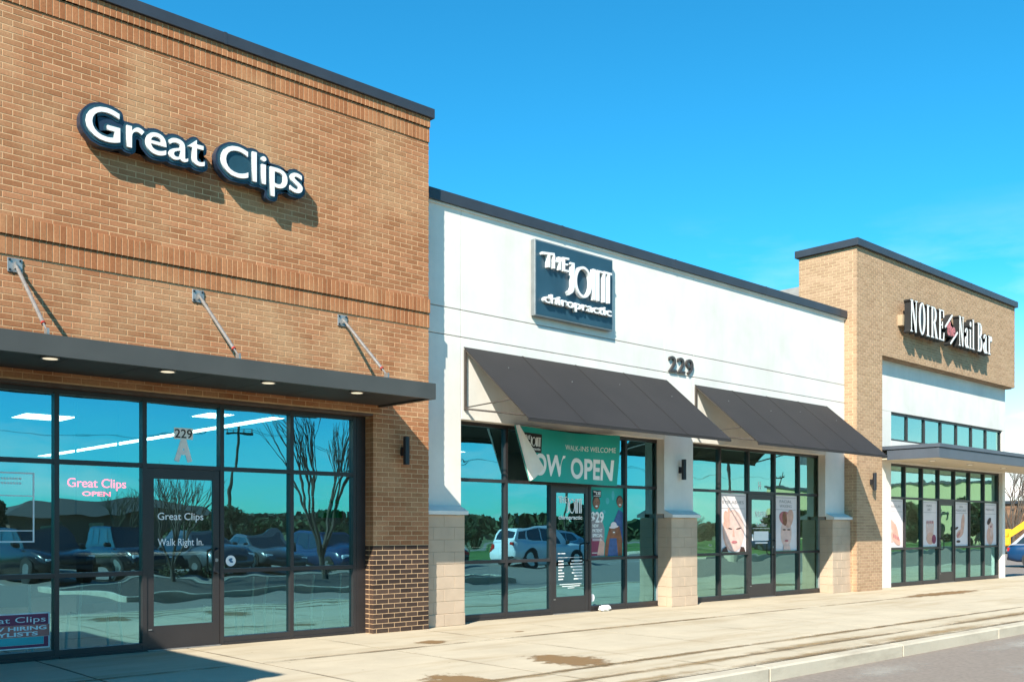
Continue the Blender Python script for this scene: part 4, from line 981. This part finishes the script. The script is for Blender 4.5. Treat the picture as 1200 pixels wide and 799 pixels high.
# ================================================================== INTERIORS
def room(x0, x1, y0, y1, zc, wall='room_wall'):
    struct('interior_floor', MB().box(x0, x1, y0, y1, -.1, .004), 'floor_tile'); struct('interior_ceiling', MB().box(x0, x1, y0, y1, zc, zc+.06), 'ceiling_tile')
    struct('interior_wall', MB().box(x0, x0+.06, y0, y1, .005, zc-.001).box(x1-.06, x1, y0, y1, .005, zc-.001).box(x0+.06, x1-.06, y1-.06, y1, .006, zc-.002), wall)
room(.6, 8.50, .32, 11, 3.0); room(9.05, 15.02, .62, 11, 3.14); room(15.10, 21.05, .62, 11, 3.14, 'room_wall_warm'); room(21.65, 30.35, .56, 12, 4.6, 'room_wall_warm')
def panel_light(x0, x1, y0, y1, z, label):
    t = thing('ceiling_light', label, 'ceiling light', 'ceiling lights inside the shops')
    MB().box(x0, x1, y0, y1, z-.03, z-.001).build('housing', 'white_plastic', t); MB().box(x0+.03, x1-.03, y0+.03, y1-.03, z-.034, z-.0305).build('diffuser', 'light_panel', t)
panel_light(6.75, 7.0, .8, 10.6, 3.0, 'long white strip light along the salon ceiling seen through the glass')
panel_light(4.15, 4.85, 2.6, 3.3, 3.0, 'square white ceiling light seen in the upper left salon pane')
panel_light(5.9, 6.3, .9, 1.5, 3.0, 'white ceiling light near the right end of the salon glass')
for i, x in enumerate((10.8, 13.2)): panel_light(x, x+.6, 5.0, 6.2, 3.14, ('ceiling light deep in the chiropractic shop, left', 'ceiling light deep in the chiropractic shop, right')[i])
for i, x in enumerate((16.4, 19.0)): panel_light(x, x+.6, 4.0, 5.2, 3.14, ('ceiling light behind the eyelash poster window', 'ceiling light behind the waxing poster window')[i])
for i, x in enumerate((23.6, 26.0, 28.4)): panel_light(x, x+.6, 3.0, 4.2, 4.6, ('left', 'middle', 'right')[i] + ' ceiling light behind the nail bar entrance glass')
def chair():
    t = thing('waiting_chair', 'white framed waiting chair', 'chair', 'waiting chairs behind the salon glass'); r = .015
    for x, y in ((-.22, -.22), (.22, -.22), (-.22, .22), (.22, .22)):
        top = .82 if y > 0 else .45
        MB().path([(x*1.12, y*1.15 - (.02 if y < 0 else -.04), 0), (x, y, .45)] + ([(x*.95, y+.06, top)] if y > 0 else []), r, 8).build('leg', 'chair_white', t)
    s_ = MB()
    for i in range(8):
        a, b = -.21+.0525*i, -.21+.0525*(i+1); za, zb = (.44-.03*math.sin(math.pi*i/8), .44-.03*math.sin(math.pi*(i+1)/8))
        s_.add([(a, -.22, za), (b, -.22, zb), (b, .21, zb), (a, .21, za), (a, -.22, za+.02), (b, -.22, zb+.02), (b, .21, zb+.02), (a, .21, za+.02)], [(3,2,1,0),(4,5,6,7),(0,1,5,4),(1,2,6,5),(2,3,7,6),(3,0,4,7)])
    s_.build('seat', 'chair_seat', t); MB().box(-.20, .20, .245, .27, .58, .82, .008).build('backrest', 'chair_seat', t)
    MB().path([(-.22, -.23, .43), (-.1, -.235, .405), (.1, -.235, .405), (.22, -.23, .43)], .008).build('front_rail', 'chair_white', t); return t
ch0 = chair()
for i, (x, rz, lb) in enumerate(((3.35, 170, 'white framed waiting chair behind the maroon hiring poster'), (4.32, 176, 'white framed waiting chair left of the salon door'), (6.02, 180, 'white framed waiting chair just right of the salon door'), (6.62, 184, 'white framed waiting chair behind the narrow pane right of the door'), (7.35, 178, 'white framed waiting chair nearest the brick pier'))):
    c = ch0 if i == 0 else copy_tree(ch0); c.location = (x, .60 + .02*(i % 2), .006); c.rotation_euler = (0, 0, R(rz)); c['label'] = lb
def desk(x0, x1, y0, y1, label):
    t = thing('reception_desk', label, 'desk'); MB().box(x0, x1, y0, y1, .006, 1.02).build('body', 'desk', t); MB().box(x0-.04, x1+.04, y0-.05, y1+.04, 1.021, 1.06, .006).build('top', 'white_plastic', t); MB().box(x0+.02, x1-.02, y0-.012, y0-.001, .1, .95).build('front_panel', 'room_wall', t)
desk(5.6, 7.6, 4.2, 4.9, 'dark reception desk inside the salon'); desk(12.0, 14.0, 4.5, 5.2, 'reception desk inside the chiropractic shop'); desk(17.5, 19.8, 4.2, 4.9, 'reception desk behind the beauty posters')

# ================================================================== VEHICLES
def car_mesh(kind):
    """parts of one car, nose towards +X, wheels on z = 0"""
    if kind == 'suv': L, Wd, Hh, belt, hood = 4.7, 1.86, 1.70, 1.02, 1.0; st = (-.42, .13, 1.0, 1.0)
    elif kind == 'hatch': L, Wd, Hh, belt, hood = 4.35, 1.80, 1.52, .95, .92; st = (-.44, .14, 1.0, 1.0)
    else: L, Wd, Hh, belt, hood = 4.75, 1.82, 1.45, .93, .90; st = (-.34, .12, 1.0, 1.0)
    h = L/2; w = Wd/2; parts = []
    xs_ = [-h, -h+.08, -h+.35, -h*.55, -.1, h*.38, h*.60, h-.45, h-.12, h]
    tz = [belt-.16, belt-.06, belt-.01 if kind != 'sedan' else belt+.03, belt+.01, belt, belt-.01, hood, hood-.06, hood-.16, hood-.30]
    hw = [.86, .93, .98, 1, 1, 1, .99, .97, .90, .80]; bz = [.42, .30, .24, .22, .22, .22, .22, .22, .28, .38]
    v = []; f = []
    for x, z, q, b in zip(xs_, tz, hw, bz):
        ww = w*q; prof = [(ww*.88, b), (ww, b+.14), (ww, (b+z)/2+.06), (ww*.965, z-.10), (ww*.90, z-.015), (ww*.55, z+.02), (0, z+.03)]
        rg = [(x, y, zz) for y, zz in prof] + [(x, -y, zz) for y, zz in prof[-2::-1]]; v += rg
    n = 13
    for i in range(len(xs_)-1):
        for j in range(n-1): f.append((i*n+j, i*n+j+1, (i+1)*n+j+1, (i+1)*n+j))
        f.append((i*n+n-1, i*n, (i+1)*n, (i+1)*n+n-1))
    f += [tuple(range(n-1, -1, -1)), tuple((len(xs_)-1)*n + k for k in range(n))]
    parts.append(('body', f'paint', MB().add(v, f), True))
    # cabin: base loop and roof loop
    xb0, xb1 = (-h+.10 if kind != 'sedan' else -h+.75), h*.40; xr0, xr1 = (-h+.42 if kind == 'suv' else -h+.70 if kind == 'hatch' else -h+1.35), h*.06
    zb_, zr = belt-.02, Hh; wb_, wr = w*.91, w*.70
    base = [(xb1, wb_*.95), (xb0, wb_*.97), (xb0, -wb_*.97), (xb1, -wb_*.95)]; roof = [(xr1, wr), (xr0, wr*.97), (xr0, -wr*.97), (xr1, -wr)]
    mid = [((a[0]*.12+b[0]*.88), (a[1]*.14+b[1]*.86)) for a, b in zip(base, roof)]
    cv = [(x, y, zb_) for x, y in base] + [(x, y, zr-.09) for x, y in mid] + [(x*.96, y*.90, zr) for x, y in roof]
    cf = [(0,1,5,4),(1,2,6,5),(2,3,7,6),(3,0,4,7),(4,5,9,8),(5,6,10,9),(6,7,11,10),(7,4,8,11),(8,9,10,11)]
    parts.append(('cabin', 'paint', MB().add(cv, cf), False))
    def patch(a, b, c, d, u0, u1, v0, v1, o):
        a, b, c, d = map(Vector, (a, b, c, d)); Pq = lambda u, v_: (a*(1-u)+b*u)*(1-v_) + (d*(1-u)+c*u)*v_
        nn_ = (b-a).cross(d-a).normalized(); ce = (a+b+c+d)/4; nn_ = nn_ if nn_.dot(Vector((ce.x, ce.y, 0))) > 0 else -nn_
        q = [Pq(u0, v0), Pq(u1, v0), Pq(u1, v1), Pq(u0, v1)]
        return MB().add([tuple(p + nn_*o) for p in q] + [tuple(p - nn_*.01) for p in q], [(0,1,2,3),(7,6,5,4),(0,4,5,1),(1,5,6,2),(2,6,7,3),(3,7,4,0)])
    for s_ in (0, 1):
        i0, i1, i2, i3 = ((0, 1, 5, 4), (3, 2, 6, 7))[s_]
        for u0, u1 in ((.16, .45), (.48, .74), (.77, .94)) if kind != 'sedan' else ((.14, .50), (.53, .88)): parts.append(('window', 'car_glass', patch(cv[i0], cv[i1], cv[i2], cv[i3], u0, u1, .12, .93, .006), False))
    parts.append(('windscreen', 'car_glass', patch(cv[3], cv[0], cv[4], cv[7], .06, .94, .06, .95, .006), False))
    parts.append(('rear_window', 'car_glass', patch(cv[1], cv[2], cv[6], cv[5], .08, .92, .22, .92, .006), False))
    for s_ in (1, -1):
        parts.append(('headlight', 'headlight', MB().box(h-.20, h-.02, *sorted((s_*w*.55, s_*w*.84)), hood-.34, hood-.22, .02), False))
        parts.append(('tail_light', 'tail_light', MB().box(-h-.015, -h+.14, *sorted((s_*w*.60, s_*w*.89)), belt-.28, belt-.12, .02), False))
        parts.append(('mirror', 'trim', MB().box(h*.30, h*.30+.12, *sorted((s_*w*.93, s_*(w+.14))), belt+.0, belt+.13, .03), False))
    parts.append(('grille', 'trim', MB().box(h-.12, h+.012, -w*.48, w*.48, .50, hood-.30, .02), False)); parts.append(('bumper', 'trim', MB().box(h-.14, h+.02, -w*.74, w*.74, .26, .42, .03).box(-h-.02, -h+.12, -w*.78, w*.78, .30, .44, .03), False))
    parts.append(('number_plate', 'print_white', MB().box(-h-.03, -h-.005, -.16, .16, .62, .74), False))
    rw = .34 if kind == 'suv' else .32
    for x in (-h*.58, h*.60):
        for s_ in (1, -1):
            y = s_*(w-.10); ar = MB(); ar.tube((x, y-s_*.16, rw), (x, y+s_*.112, rw), rw+.06, n=24)
            parts.append(('wheel', 'trim', ar, False, [('tyre', 'tyre', MB().tube((x, y-s_*.11, rw), (x, y+s_*.118, rw), rw, n=24)), ('rim', 'rim', MB().tube((x, y, rw), (x, y+s_*.122, rw), rw*.66, rw*.60, n=10))]))
    return parts
_cars = {}
def car(kind, paint, x, y, rz, label, z=-.15):
    t = thing('parked_car', label, 'car', 'cars parked around the lot', (x, y, z), R(rz))
    if kind not in _cars: _cars[kind] = [(p[0], p[1], p[2].mesh(p[0], None if p[1] == 'paint' else p[1], p[3]), [(a, c.mesh(a, b)) for a, b, c in (p[4] if len(p) > 4 else [])]) for p in car_mesh(kind)]
    for nm, mt, me, sub in _cars[kind]:
        if mt == 'paint': me = me.copy(); me.materials.clear(); me.materials.append(M[paint])
        o = inst(me, nm, t)
        for a, m2 in sub: inst(m2, a, o)
    return t
car('suv', 'paint_black', 10.4, -21.8, 84, 'black sport utility car mirrored behind the outlined poster in the salon glass')
car('suv', 'paint_black', 13.4, -22.0, 92, 'second black sport utility car mirrored below the neon sign in the salon glass')
car('sedan', 'paint_grey', 15.9, -21.8, 86, 'dark grey saloon car mirrored beside the salon door frame')
car('sedan', 'paint_grey', 18.6, -22.2, 95, 'grey car mirrored in the lower part of the salon door glass')
car('hatch', 'paint_navy', 21.6, -22.0, 90, 'dark hatchback mirrored right of the salon door')
car('suv', 'paint_white', 31.2, -19.4, 4, 'white sport utility car mirrored in the window left of the middle door')
car('sedan', 'paint_black', 26.0, -21.6, -88, 'black saloon car mirrored next to the stone pier')
car('hatch', 'paint_silver', 40.0, -26.5, 2, 'silver hatchback mirrored far off in the middle shop windows')
car('sedan', 'paint_blue', 60.5, -27.0, 5, 'bright blue car mirrored in the window right of the waxing poster')
car('hatch', 'paint_navyblue', 44.75, 3.15, -70, 'blue car parked beyond the right end of the shops')
car('suv', 'paint_red', 6.6, -22.4, 88, 'dark red car mirrored at the left edge of the salon glass')

# yellow excavator working beyond the blue car
ex = thing('excavator', 'yellow excavator boom raised behind the blue car at the right edge', 'excavator', loc=(67.5, 14.6, -.15), rz=R(-70)); ex.scale = (.62, .62, .62)
MB().box(-1.6, 1.6, -1.25, -.75, 0, .75, .15).build('track', 'trim', ex); MB().box(-1.6, 1.6, .75, 1.25, 0, .75, .15).build('track', 'trim', ex)
MB().box(-1.5, 1.2, -1.2, 1.2, .8, 1.75, .12).build('body', 'paint_yellow', ex); cbn = MB().box(.1, 1.3, .25, 1.2, 1.75, 2.6, .08).build('cab', 'paint_yellow', ex); MB().box(.3, 1.31, .35, 1.21, 1.95, 2.5).build('window', 'car_glass', cbn)
bm_ = MB(); bm_.add([(1.0, -.3, 1.6), (1.0, -.3, 2.3), (3.4, -.3, 4.2), (3.8, -.3, 3.6)] + [(1.0, .1, 1.6), (1.0, .1, 2.3), (3.4, .1, 4.2), (3.8, .1, 3.6)], [(0,1,2,3),(7,6,5,4),(0,4,5,1),(1,5,6,2),(2,6,7,3),(3,7,4,0)]); bm_.build('boom', 'paint_yellow', ex)
MB().add([(3.4, -.25, 4.1), (3.8, -.25, 3.7), (5.4, -.25, 1.2), (5.1, -.25, 1.1)] + [(3.4, .05, 4.1), (3.8, .05, 3.7), (5.4, .05, 1.2), (5.1, .05, 1.1)], [(0,1,2,3),(7,6,5,4),(0,4,5,1),(1,5,6,2),(2,6,7,3),(3,7,4,0)]).build('stick', 'paint_yellow', ex)
MB().add([(4.7, -.5, 1.2), (5.6, -.5, 1.2), (5.5, -.5, .3), (4.8, -.5, .2)] + [(4.7, .3, 1.2), (5.6, .3, 1.2), (5.5, .3, .3), (4.8, .3, .2)], [(0,1,2,3),(7,6,5,4),(0,4,5,1),(1,5,6,2),(2,6,7,3),(3,7,4,0)]).build('bucket', 'trim', ex)

# ================================================================== FAR BUILDINGS
fb = thing('far_building', 'low brown brick building beyond the blue car at the right edge', 'building')
MB().box(84, 110, 6, 50, -.2, 3.5).build('wall', 'brick_far', fb); MB().box(83.8, 110.2, 5.8, 50.2, 3.5, 3.75).build('parapet', 'cap_metal', fb)
for k in range(6): 
    w_ = MB().box(83.93, 84.0, 9+6*k, 11+6*k, 1.0, 2.4).build('window', 'car_glass', fb); MB().box(83.9, 84, 8.95+6*k, 11.05+6*k, .9, .98).build('sill', 'cast_stone', w_)
ts = thing('far_building', 'long tan store mirrored in the upper panes of the nail bar entrance', 'building')
MB().box(112, 170, -60, -20, -.2, 6.6).build('wall', 'store_wall', ts); MB().box(111.8, 170.2, -60.2, -19.8, 6.6, 6.9).build('parapet', 'cap_metal', ts)
for k in range(5):
    w_ = MB().box(111.9, 112, -56+7.5*k, -52+7.5*k, .2, 3.0).build('window', 'car_glass', ts); MB().box(111.86, 112, -56.1+7.5*k, -51.9+7.5*k, 3.0, 3.2).build('sill', 'cap_metal', w_)
hs = thing('far_building', 'dark brick house with pitched roof mirrored below the neon sign', 'building')
MB().box(26, 44, -88, -78, -.2, 2.7).build('wall', 'house_brick', hs)
MB().add([(25.4, -88.6, 2.7), (44.6, -88.6, 2.7), (44.6, -77.4, 2.7), (25.4, -77.4, 2.7), (29, -83, 4.2), (41, -83, 4.2)], [(0,1,5,4),(2,3,4,5),(3,0,4),(1,2,5),(3,2,1,0)]).build('roof', 'roof_shingle', hs)
for k in range(4): 
    w_ = MB().box(28+4*k, 29.4+4*k, -78.001, -77.95, .9, 2.1).build('window', 'car_glass', hs); MB().box(27.9+4*k, 29.5+4*k, -78.001, -77.9, .8, .89).build('sill', 'cast_stone', w_)

# ================================================================== POLES
def light_pole(x, y, hgt, label):
    t = thing('lamp_post', label, 'lamp post', 'car park lamp posts'); MB().tube((x, y, -.15), (x, y, .6), .25, n=14).build('base', 'kerb_concrete', t); MB().tube((x, y, .6), (x, y, hgt), .08, .05, n=10).build('pole', 'black_metal', t)
    MB().box(x-.05, x+.9, y-.04, y+.04, hgt-.1, hgt).build('arm', 'black_metal', t); MB().box(x+.5, x+1.1, y-.16, y+.16, hgt-.02, hgt+.1, .02).build('head', 'black_metal', t)
light_pole(42.5, -17.0, 7.2, 'lamp post mirrored in the leftmost window under the farther awning'); light_pole(24.0, -17.6, 7.0, 'lamp post mirrored in the middle shop windows')
def utility(x, y, hgt, label):
    t = thing('utility_pole', label, 'utility pole', 'utility poles along the far road'); MB().tube((x, y, -.2), (x, y, hgt), .16, .10, n=10).build('pole', 'timber', t); MB().box(x-1.2, x+1.2, y-.06, y+.06, hgt-.9, hgt-.75).build('crossarm', 'timber', t)
    k = MB()
    for q in (-1.1, -.5, .5, 1.1): k.tube((x+q, y, hgt-.75), (x+q, y, hgt-.55), .05, n=6)
    k.build('insulator', 'galvanised', t)
for i, x in enumerate((-8, 37.5, 76, 118)): utility(x, -61.2, 9.5, ('utility pole left of the mirrored house', 'utility pole mirrored right of the salon door', 'utility pole mirrored beyond the middle shops', 'utility pole mirrored before the tan store')[i])
for x0, x1 in ((-8, 37.5), (37.5, 76), (76, 118)):
    t = thing('power_line', ('power lines left of the second mirrored pole', 'power lines between the two middle mirrored poles', 'power lines at the far mirrored pole')[int((x0+8)/41)], 'wire'); 
    for q in (-.02, .02):
        MB().path([(x0 + (x1-x0)*i/12, -61.2+q*20, 8.95 - .9*math.sin(math.pi*i/12)) for i in range(13)], .015, 4).build('wire', 'black_metal', t)

# ================================================================== TREES
def branches(mb, p, d, L, r, n, rg, spread, tips):
    q = p + d*L; mb.tube(p, q, r, r*.68, n=6 if n > 2 else 4, caps=False)
    if n == 0: tips.append(q); return
    for k in range(3 if n > 1 else 2):
        nd_ = (d + Vector((rg.uniform(-1, 1), rg.uniform(-1, 1), rg.uniform(-.25, .6)))*spread).normalized()
        branches(mb, q - d*(L*.25*k*rg.random()), nd_, L*rg.uniform(.66, .86), r*.60, n-1, rg, spread, tips)
def bare_tree(seed, hgt, name='bare_tree', twig=4, spread=.42):
    rg = random.Random(seed); t = MB(); tips = []; t.tube((0, 0, -.15), (0, 0, hgt*.16), hgt*.022, hgt*.017, n=8)
    c = MB()
    for k in range(4): 
        a = k*1.6 + rg.random(); branches(c, Vector((0, 0, hgt*.14)), Vector((math.cos(a)*.33, math.sin(a)*.33, 1)).normalized(), hgt*.27, hgt*.012, twig, rg, spread, tips)
    return t.mesh('trunk', 'bark'), c.mesh('crown', 'bark')
def leafy(seed, hgt, rad, leaf_m, n=6500, shape='round', ls=.085):
    rg = np.random.default_rng(seed); r2 = random.Random(seed); t = MB(); tips = []
    t.tube((0, 0, -.2), (0, 0, hgt*.45), hgt*.024, hgt*.015, n=8)
    for k in range(6): a = k*1.05; branches(t, Vector((0, 0, hgt*.28)), Vector((math.cos(a), math.sin(a), .9)).normalized(), hgt*.18, hgt*.010, 1, r2, .5, tips)
    cl = []
    for k in range(26):
        u = rg.random(); 
        if shape == 'cone': z = hgt*(.10+.88*u); rr = rad*(1.02-u)
        else: z = hgt*(.30+.62*u); rr = rad*math.sqrt(max(.08, 1-((u-.42)/.6)**2))
        a = rg.random()*6.283; q = rg.random()**.5*rr; cl.append((q*math.cos(a), q*math.sin(a), z, rad*rg.uniform(.24, .46)))
    pc = np.array(cl); ix = rg.integers(0, len(cl), n); d = rg.normal(size=(n, 3)); d /= np.linalg.norm(d, axis=1)[:, None]
    ctr = pc[ix, :3] + d*(pc[ix, 3]*rg.random(n)**.35)[:, None]*np.array([1, 1, .8]); a = rg.normal(size=(n, 3)); a /= np.linalg.norm(a, axis=1)[:, None]; b = np.cross(a, rg.normal(size=(n, 3))); b /= np.linalg.norm(b, axis=1)[:, None]
    s_ = (ls*hgt*.11*rg.uniform(.6, 1.5, n))[:, None]*6; V = np.stack([ctr - a*s_*.5 - b*s_*.32, ctr + a*s_*.5 - b*s_*.2, ctr + a*s_*.5 + b*s_*.3, ctr - a*s_*.4 + b*s_*.34], 1).reshape(-1, 3)
    me = bpy.data.meshes.new('crown'); me.from_pydata(V.tolist(), [], [tuple(range(4*i, 4*i+4)) for i in range(n)]); me.materials.append(M[leaf_m]); return t.mesh('trunk', 'bark'), me
def plant_tree(ms, name, x, y, rz, s_, label, group):
    t = thing(name, label, 'tree', group, (x, y, -.12), rz); t.scale = (s_, s_, s_); inst(ms[0], 'trunk', t); inst(ms[1], 'crown', t); return t
bt = bare_tree(5, 6.2, spread=.26)
plant_tree(bt, 'bare_tree', 15.3, -12.6, .4, .88, 'leafless slender tree mirrored in the right salon windows', None)
plant_tree(bare_tree(9, 6.0, spread=.45), 'bare_tree', 11.2, -13.4, 1.4, .55, 'leafless small tree mirrored in the top of the salon door', None)
plant_tree(bare_tree(12, 8.0, spread=.5, twig=5), 'bare_tree', 78, 17.5, 0, .9, 'leafless tree against the sky beyond the blue car at the right edge', None)
kinds = [leafy(1, 7.5, 3.6, 'leaf'), leafy(2, 8.5, 3.0, 'leaf_dark', shape='cone'), leafy(3, 6.5, 3.8, 'leaf_olive', n=4000), leafy(4, 5.0, 3.4, 'leaf', n=6000)]
barek = bare_tree(31, 8.5, spread=.5)
rg = random.Random(21)
lbl = ['rounded green tree in the mirrored tree line', 'dark conical evergreen in the mirrored tree line', 'thin olive tree in the mirrored tree line', 'low bushy green tree in the mirrored tree line', 'leafless tree in the mirrored tree line']
for i in range(46):
    x = -20 + i*4.6 + rg.uniform(-1.5, 1.5); y = rg.uniform(-60, -40) if i > 18 else rg.uniform(-60.5, -46); k = rg.choice([0, 1, 2, 3, 3, 4, 1])
    if 14 < x < 36 and y > -64 : y = rg.uniform(-49, -43) if k != 1 else -44
    ms = barek if k == 4 else kinds[k]
    plant_tree(ms, ('leafy_tree', 'evergreen_tree', 'leafy_tree', 'leafy_tree', 'bare_tree')[k], x, y, rg.uniform(0, 6), rg.uniform(.32, .58)*(.75 if x > 30 else 1), lbl[k], 'mirrored tree line, ' + ('round', 'conical', 'olive', 'low', 'leafless')[k])
for i, (x, y, k, s_) in enumerate([(64, -24, 3, .4), (70, -31, 0, .45), (78, -26, 3, .5), (84, -23, 1, .5), (90, -30, 0, .55), (98, -24, 2, .6), (104, -30, 0, .55), (106, -23, 3, .6), (58, -33, 0, .42)]):
    plant_tree(kinds[k], 'evergreen_tree' if k == 1 else 'leafy_tree', x, y, i*1.3, s_, ['rounded green tree on the mirrored lawn', 'dark conical evergreen on the mirrored lawn', 'thin olive tree on the mirrored lawn', 'low bushy green tree on the mirrored lawn'][k], 'trees on the mirrored lawn, ' + ('round', 'conical', 'olive', 'low')[k])
# low shrubs along the planting bed
sh = leafy(8, 1.0, .55, 'leaf_olive', n=500, ls=.10)
for i, (x, y) in enumerate([(11.6, -14.2), (13.1, -14.7), (16.6, -14.4), (18.4, -14.8)]):
    t = thing('shrub', 'low olive shrub in the mirrored planting bed', 'shrub', 'shrubs in the mirrored planting bed', (x, y, -.05), i); t.scale = (.7, .7, .6); inst(sh[1], 'foliage', t); inst(sh[0], 'stem', t)
# wooded skyline far behind
def belt_mesh(x0, x1, y, h0, seed, n):
    g = np.random.default_rng(seed); xs2 = g.uniform(x0, x1, n); top = h0*(.6 + .25*np.sin(xs2*.021) + .2*np.sin(xs2*.057+1)); z = top*g.random(n)**.6
    c = np.stack([xs2, y + g.uniform(-9, 9, n), z], 1); a = g.normal(size=(n, 3)); a /= np.linalg.norm(a, axis=1)[:, None]; b = np.cross(a, g.normal(size=(n, 3))); b /= np.linalg.norm(b, axis=1)[:, None]; s_ = g.uniform(.25, .8, n)[:, None]
    V = np.stack([c-a*s_-b*s_*.6, c+a*s_-b*s_*.5, c+a*s_+b*s_*.7, c-a*s_+b*s_*.5], 1).reshape(-1, 3); me = bpy.data.meshes.new('woodland'); me.from_pydata(V.tolist(), [], [tuple(range(4*i, 4*i+4)) for i in range(n)]); return me
for (x0, x1, y, h0, m_, sd2) in ((-260, 420, -115, 3.2, 'leaf', 3), (-260, 420, -150, 4.6, 'leaf_dark', 4)):
    me = belt_mesh(x0, x1, y, h0, sd2, 30000); me.materials.append(M[m_]); o = inst(me, 'woodland'); tag(o, 'wooded skyline far across the road' if m_ == 'leaf' else 'darker wooded skyline behind the first', 'woodland', kind='stuff')
